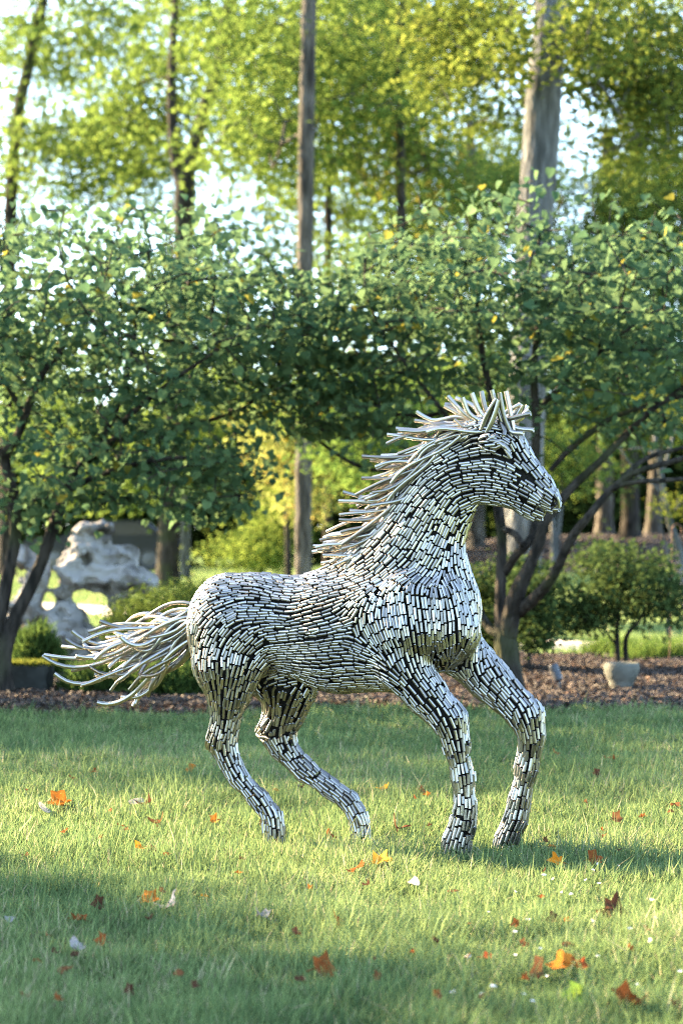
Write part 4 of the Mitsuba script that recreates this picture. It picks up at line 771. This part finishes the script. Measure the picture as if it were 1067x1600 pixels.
# mossy block
def block(cx, cy, z0, sx, sy, sz, seed, amp=.02):
    m = trimesh.creation.box(extents=(sx, sy, sz)); 
    for _ in range(4): m = m.subdivide()
    v = np.array(m.vertices); n = np.array(m.vertex_normals); r = np.array([sx, sy, sz]) / 2; e = .035
    w = np.clip(np.abs(v) - (r - e), 0, None); v = np.sign(v) * (np.minimum(np.abs(v), r - e) + unit(w) * np.minimum(np.linalg.norm(w, axis=1, keepdims=True), e))
    v = v + n * (meshkit.fbm(v * 9, 3, seed=seed)[:, None] - .5) * amp * 2
    return v + [cx, cy, z0 + sz / 2], np.array(m.faces)
cb = at(33, 1082, 17.1); zb = float(zg(cb[0], cb[1]))
scene['dark_stone'] = two({'type': 'diffuse', 'reflectance': proc(lambda p, n, uv: mix([0.012, 0.013, 0.012], [0.045, 0.048, 0.044], mikit.fbm(p.x * 12, p.y * 12, p.z * 12, 3)))})
tb = thing('stone_block', 'dark stone block with a mossy green top at the left edge', 'stone block')
scene[tb] = mikit.ply(block(cb[0], cb[1] + .22, zb - .05, .44, .42, .27, 5), 'dark_stone', smooth=True)
rm = np.random.default_rng(8); n = 7000; mx = cb[0] + rm.uniform(-.235, .235, n); my = cb[1] + .22 + rm.uniform(-.21, .21, n); mz = zb + .215 + rm.normal(0, .006, n)
v, f = scatter(OVAL, OVAL_F, np.column_stack([mx, my, mz]), rm.normal(0, 1, (n, 3)) + [0, 0, .8], rm.normal(0, 1, (n, 3)), rm.uniform(.012, .03, n))
q = rm.random((n, 1)); k = key('moss', tb); scene[k] = mikit.ply((v, f), 'leaf', color=percol(np.array([.06, .08, .015]) * (1 - q) + np.array([.14, .15, .03]) * q, 4)); tag(k, kind='stuff')
# garden spotlight
def spot():
    t = thing('garden_spotlight', 'small grey bullet spotlight on the mulch below the horse muzzle', 'garden light'); c = at(874, 1092, 17.6); c[2] = zg(c[0], c[1])
    scene['grey_metal'] = two({'type': 'principled', 'base_color': C(.05, .055, .065), 'metallic': .4, 'roughness': .4})
    put('stake', tube([c + [0, 0, -.06], c + [0, 0, .05], c + [.004, 0, .075]], [.008, .012, .016], 8), 'grey_metal', t, smooth=True)
    ax = unit(np.array([-.35, .25, .9])); b = c + [0, 0, .075]
    v, f = lathe(catmull([(.001, 0), (.030, .008), (.037, .03), (.038, .09), (.041, .12), (.041, .15), (.036, .152), (.034, .12), (.001, .118)], 30), 20)
    s = unit(np.cross(ax, [0, 1, 0])); w = np.cross(ax, s)
    put('housing', (b + v[:, :1] * s + v[:, 1:2] * w + v[:, 2:] * ax, f), 'grey_metal', t, smooth=40)
spot()
p0, p1 = at(1045, 1040, 21.6), at(1050, 828, 21.6); p0[2] = zg(p0[0], p0[1]) - .1
scene['rust'] = two({'type': 'principled', 'base_color': C(.11, .05, .03), 'metallic': .3, 'roughness': .6})
t = thing('garden_stake', 'thin rusty shepherd hook stake near the right edge', 'garden stake')
put('rod', tube([p0, (p0 + p1) / 2 + [.012, 0, 0], p1], .006, 7), 'rust', t, smooth=True)
th = np.linspace(0, 3.6, 12); put('hook', tube([p1 + [.05 - .05 * math.cos(a), 0, .06 * math.sin(a)] for a in th], .005, 6), 'rust', t, smooth=True)
t = thing('wooden_post', 'short broken wooden post in the shrub beside the rusty stake', 'post')
w0, w1 = at(1043, 880, 26), at(1036, 836, 26); g = w0.copy(); g[2] = zg(g[0], g[1]) - .1
scene[t] = mikit.ply(stem([(*g, .028), (*w0, .026), (*w1, .016)], 14, 9, .12, seed=3), 'pale_bark', smooth=True)

# ---------------------------------------------------------------- parked car, far away under the trees
def car():
    t = thing('parked_car', 'dark car parked far away under the trees above the pale rock', 'car'); Y = 60.0; c = at(163, 895, Y); c[2] = zg(c[0], Y)
    from shapely.geometry import Polygon
    def extr(poly, w):
        m = trimesh.creation.extrude_polygon(Polygon(poly), w, engine='earcut'); v = np.array(m.vertices); return np.column_stack([v[:, 0], v[:, 2] - w / 2, v[:, 1]]), np.array(m.faces)
    scene['car_paint'] = two({'type': 'principled', 'base_color': C(.012, .014, .018), 'roughness': .4, 'specular': .3})
    scene['car_glass'] = two({'type': 'principled', 'base_color': C(.01, .012, .015), 'roughness': .12})
    scene['rubber'] = two({'type': 'principled', 'base_color': C(.025, .025, .025), 'roughness': .7})
    scene['wheel_metal'] = two({'type': 'principled', 'base_color': C(.12, .12, .13), 'metallic': .5, 'roughness': .5})
    body = [(-2.2, .35), (-2.28, .6), (-2.2, .9), (-1.2, 1.0), (1.7, 1.02), (2.2, .95), (2.3, .6), (2.2, .32), (1.75, .3), (1.68, .55), (1.4, .68), (1.1, .55), (1.03, .3), (-.95, .3), (-1.02, .55), (-1.3, .68), (-1.6, .55), (-1.67, .3)]
    v, f = extr(body, 1.75); scene[t + '__body'] = mikit.ply((v + c, f), 'car_paint', smooth=30)
    v, f = extr([(-1.15, 1.0), (-.5, 1.45), (1.2, 1.47), (1.75, 1.03)], 1.5); scene[t + '__roof'] = mikit.ply((v + c, f), 'car_paint', smooth=30)
    for s in (-1, 1):
        for poly in ([(-.95, 1.04), (-.42, 1.38), (.25, 1.40), (.25, 1.04)], [(.33, 1.04), (.33, 1.40), (1.1, 1.40), (1.5, 1.05)]):
            v, f = extr(poly, .02); put('window', (v + c + [0, s * .755, 0], f), 'car_glass', t)
        for x in (-1.31, 1.39):
            w = key('wheel', t); q = lathe([(.001, -.1), (.2, -.1), (.22, -.11), (.33, -.11), (.345, -.08), (.345, .08), (.33, .11), (.001, .11)], 24)
            v = np.column_stack([q[0][:, 0], q[0][:, 2] * -s * 1.0, q[0][:, 1]]); scene[w] = mikit.ply((v + c + [x, s * .80, .345], q[1]), 'rubber', smooth=30)
            q = lathe([(.001, .02), (.06, .03), (.2, .0), (.22, .015), (.225, 0)], 24); v = np.column_stack([q[0][:, 0], q[0][:, 2] * s, q[0][:, 1]]); put('rim', (v + c + [x, s * .915, .345], q[1]), 'wheel_metal', w, smooth=30)
    for x, s in ((-2.25, -.6), (-2.25, .6)): put('headlight', (block(c[0] + x, c[1] + s, c[2] + .62, .08, .32, .16, 3, .0)), 'wheel_metal', t, smooth=30)
car()

# ---------------------------------------------------------------- fallen leaves on the lawn
def maple_outline(rng):
    lob = [(0, 1.0), (14, .78), (36, .60), (60, .88), (74, .70), (95, .55), (122, .70), (158, .38)]
    pts = [(a, r) for a, r in lob] + [(-a, r) for a, r in lob[:0:-1]]
    pts = sorted(pts); return np.array([[r * rng.uniform(.9, 1.1) * math.cos(math.radians(a)), r * rng.uniform(.9, 1.1) * math.sin(math.radians(a))] for a, r in pts])
def fallen(px, py, wpx, col, label, curl=0.5, stand=0.3, shape='maple', group=None, cat='fallen leaf', name='fallen_leaf', seed=0, lift=.03, mat='litter'):
    rng = np.random.default_rng(seed * 7 + int(px * 13 + py)); p = ground_at(px, py + 4)
    s = wpx * p[1] / F * .67
    o = maple_outline(rng) if shape == 'maple' else np.array([[math.cos(a) * (1.0 if a < 1.6 or a > 4.7 else .9), math.sin(a) * .52] for a in np.linspace(0, 2 * math.pi, 11)[:-1]])
    n = len(o); ring = [o * q for q in (.34, .68, 1.0)]; v2 = np.vstack([[[0, 0]], *ring]); i = np.arange(n); j = (i + 1) % n
    f = np.vstack([np.stack([0 * i, 1 + i, 1 + j], 1)] + [np.vstack([np.stack([1 + k * n + i, 1 + (k + 1) * n + i, 1 + (k + 1) * n + j], 1), np.stack([1 + k * n + i, 1 + (k + 1) * n + j, 1 + k * n + j], 1)]) for k in (0, 1)])
    r2 = (v2 ** 2).sum(1); z = curl * (1.15 * v2[:, 1] ** 2 + .25 * v2[:, 0] ** 2 * rng.choice([-1, 1])) + .28 * (meshkit.noise(np.column_stack([v2 * 2.2, v2[:, :1] * 0 + seed]), seed=seed) - .5) * 2
    v = np.column_stack([v2, z])
    az = rng.random() * 6.28; t = np.array([math.cos(az), math.sin(az), 0.0]); nr = unit(np.array([rng.normal(0, .5), -stand + rng.normal(0, .3), 1 - .6 * stand]))
    vv, ff = scatter(v, f, (p + [0, 0, lift + s * .25 * stand])[None], t[None], nr[None], s)
    c = np.array(col) * np.clip(1 + .5 * (meshkit.noise(np.column_stack([v2 * 3, v2[:, :1] * 0]), seed=seed + 3)[:, None] - .5), .5, 1.5)
    parts = [(vv, ff, c)]
    if shape == 'maple':
        a = vv[0]; b = a - unit(t + [0, 0, .2]) * s * .9
        tv, tf = tube([a, (a + b) / 2 + [0, 0, .06 * s], b], s * .035, 5); parts.append((tv, tf, np.tile(np.array(col) * .6, (len(tv), 1))))
    v, f, c = join(parts); put(name, (v, f), mat, smooth=True, color=c, label=label, cat=cat, group=group)
OR, RU, BR, DB, YO, PA, RD, GY = (.38, .13, .022), (.19, .062, .02), (.14, .065, .03), (.075, .035, .022), (.50, .27, .04), (.38, .33, .27), (.30, .06, .02), (.27, .25, .24)
FL = [(97, 1264, 40, OR, 'large bright orange leaf far left, just below the shaded strip of lawn'), (66, 1276, 34, PA, 'long pale dried leaf left of the large orange leaf', .9, .3, 'oval'), (300, 1212, 20, OR, 'orange leaf on the sunny grass left of the near hock'), (187, 1302, 13, RU, 'small rust leaf half way between the large orange leaf and the near hind hoof'), (197, 1308, 12, BR, 'small brown leaf beside the small rust leaf'),
    (246, 1299, 28, BR, 'folded brown leaf below the bent near hind leg, left of an orange one', 1.2), (333, 1294, 20, OR, 'orange leaf left of the near hind fetlock'), (220, 1341, 22, (.56, .2, .02), 'glowing orange leaf standing on edge in the left half of the lawn', .5, .9), (240, 1342, 15, DB, 'small dark leaf touching the glowing orange leaf', 1.0), (260, 1352, 14, RU, 'narrow rust leaf right of the glowing orange leaf', 1.2, .8, 'oval'),
    (100, 1311, 16, RU, 'small rust leaf below the large bright orange leaf'), (84, 1331, 11, YO, 'tiny yellow orange leaf near the left edge'), (38, 1350, 18, BR, 'brown leaf close to the left edge, above the shaded foreground'), (372, 1376, 17, OR, 'flat orange leaf in the middle of the sunny lawn', .2, .1), (429, 1245, 12, OR, 'small orange leaf beside the far hind cannon'), (470, 1240, 16, DB, 'dark brown leaf under the far hind leg', 1.0),
    (516, 1321, 24, RU, 'dark rust leaf right of the near hind hoof', 1.0, .7), (428, 1320, 16, RU, 'rust leaf at the tip of the near hind hoof'), (620, 1308, 34, DB, 'dark crumpled leaf in the shadow between the hooves', 1.1), (598, 1243, 24, YO, 'yellow orange leaf between the far hind and the near forefoot'), (668, 1252, 14, OR, 'small orange leaf left of the near foreleg'), (648, 1256, 10, RD, 'tiny red leaf left of the near foreleg'),
    (590, 1362, 40, YO, 'large yellow orange leaf below the near forefoot, on the left of it', .5, .7), (560, 1376, 32, RU, 'rust red leaf leaning on the large yellow orange leaf', .8, .7), (645, 1394, 24, (.6, .55, .5), 'pale curled leaf below the near forefoot', 1.2, .6, 'oval'), (536, 1459, 36, RU, 'rust brown leaf in the lower middle of the lawn', .6, .5), (230, 1424, 34, OR, 'orange leaf on the border of the shaded foreground', .6, .7), (266, 1432, 40, GY, 'grey brown leaf with pale underside at the border of the shade', .8, .7),
    (318, 1416, 16, YO, 'small yellow orange leaf at the border of the shade'), (155, 1431, 24, DB, 'dark leaf standing on edge at the border of the shade', .9, .9), (125, 1452, 32, RU, 'rust leaf just inside the shaded foreground'), (16, 1454, 26, GY, 'grey dry leaf at the left edge in the shade', .7, .4, 'oval'), (120, 1497, 40, GY, 'long grey dry leaf lying in the shaded foreground', .6, .3, 'oval'), (160, 1490, 24, RU, 'upright rust leaf beside the long grey leaf', .5, .9), (102, 1534, 34, BR, 'flat brown leaf in the lower left shade', .4, .2, 'oval'),
    (502, 1538, 46, RU, 'large rust leaf in the lower middle foreground', .6, .8), (412, 1449, 26, GY, 'curled grey leaf in the middle foreground', 1.2, .5), (203, 1569, 22, DB, 'dark leaf at the lower left', .7, .7), (486, 1402, 13, OR, 'tiny orange leaf in the sun at the middle'), (873, 1361, 30, (.5, .17, .015), 'round orange leaf right of the far forefoot', .4, .6), (865, 1336, 15, OR, 'small orange leaf above the round orange leaf'), (925, 1359, 28, RU, 'rust leaf right of the round orange leaf', .8, .5),
    (962, 1292, 22, BR, 'brown leaf right of the far forefoot', .9, .6), (1053, 1271, 20, BR, 'brown leaf at the right edge'), (1002, 1287, 14, RU, 'small rust leaf near the right edge'), (934, 1220, 18, DB, 'dark leaf in the shaded strip at the right', .8, .6), (952, 1193, 24, RU, 'rust leaf on the shaded strip of lawn at the right'), (868, 1186, 13, RU, 'small rust leaf beside the far knee', .6, .7), (955, 1444, 44, DB, 'dark folded leaf in the lower right grass', 1.2, .6), (866, 1457, 26, DB, 'dark red brown leaf left of the dark folded leaf', .8, .6),
    (887, 1454, 14, OR, 'small orange leaf between two dark leaves'), (762, 1514, 24, RD, 'red leaf in the lower right foreground'), (880, 1533, 44, OR, 'orange leaf in the lower right foreground', .6, .7), (845, 1540, 40, BR, 'brown leaf beside the lower right orange leaf', .9, .6), (906, 1528, 24, RD, 'red brown leaf right of the lower right orange leaf'), (903, 1582, 40, (.24, .34, .05), 'fresh yellow green leaf standing at the bottom edge', .3, 1.0), (975, 1588, 64, RU, 'wide rust leaf at the bottom right edge', .5, .5), (686, 1578, 24, RU, 'rust leaf at the bottom edge right of the middle'),
    (1015, 1470, 18, RU, 'small rust leaf far right in the foreground'), (985, 1500, 16, RD, 'small red leaf in the right foreground'), (145, 1213, 12, RU, 'small rust leaf in the far left sun'), (112, 1224, 12, BR, 'small brown leaf in the far left sun'), (228, 1268, 26, DB, 'dark purplish leaf between two orange ones on the left lawn', .9, .5), (212, 1266, 26, PA, 'pale dried leaf beside the dark purplish one', .9, .4, 'oval'), (660, 1248, 18, BR, 'brown leaf behind the near foreleg'), (1060, 1595, 30, DB, 'dark leaf in the bottom right corner')]
for i, q in enumerate(FL): fallen(*q[:5], *q[5:], seed=i, lift=.042)
rs = np.random.default_rng(77)
for i in range(46):
    py = 1190 + 400 * rs.random() ** .8; px = rs.uniform(5, 1062)
    fallen(px, py, rs.uniform(9, 17) * (.6 + .5 * (py - 1100) / 400), [BR, DB, RU, BR][i % 4], 'small brown leaf half sunk in the lawn grass', rs.uniform(.6, 1.2), rs.uniform(.3, .9), 'maple' if i % 3 else 'oval', 'small brown leaves scattered over the lawn', seed=200 + i, lift=.05)
for i, (a, b) in enumerate([(475, 92), (660, 48), (680, 20), (775, 28), (305, 153), (515, 153), (560, 162), (625, 95), (685, 112), (435, 73), (185, 247), (365, 283), (658, 292), (305, 340), (90, 460), (305, 452), (418, 420), (20, 628), (150, 635), (345, 635), (385, 668), (450, 550), (860, 590), (920, 385), (680, 455), (825, 325), (925, 190), (945, 275), (1055, 528), (205, 600), (575, 590)]):
    fallen(700 + a / 2.907, 1360 + b / 2.907, 6.5 if i not in (12, 23, 29, 14, 17) else 11, (.62, .62, .58), 'small white petal lying in the grass at the lower right', .8, .5, 'oval', 'white petals in the lower right grass', 'petal', 'petal', i, .05)
print('redbud leaves', nR, nL, nO, 'entries', len(scene))
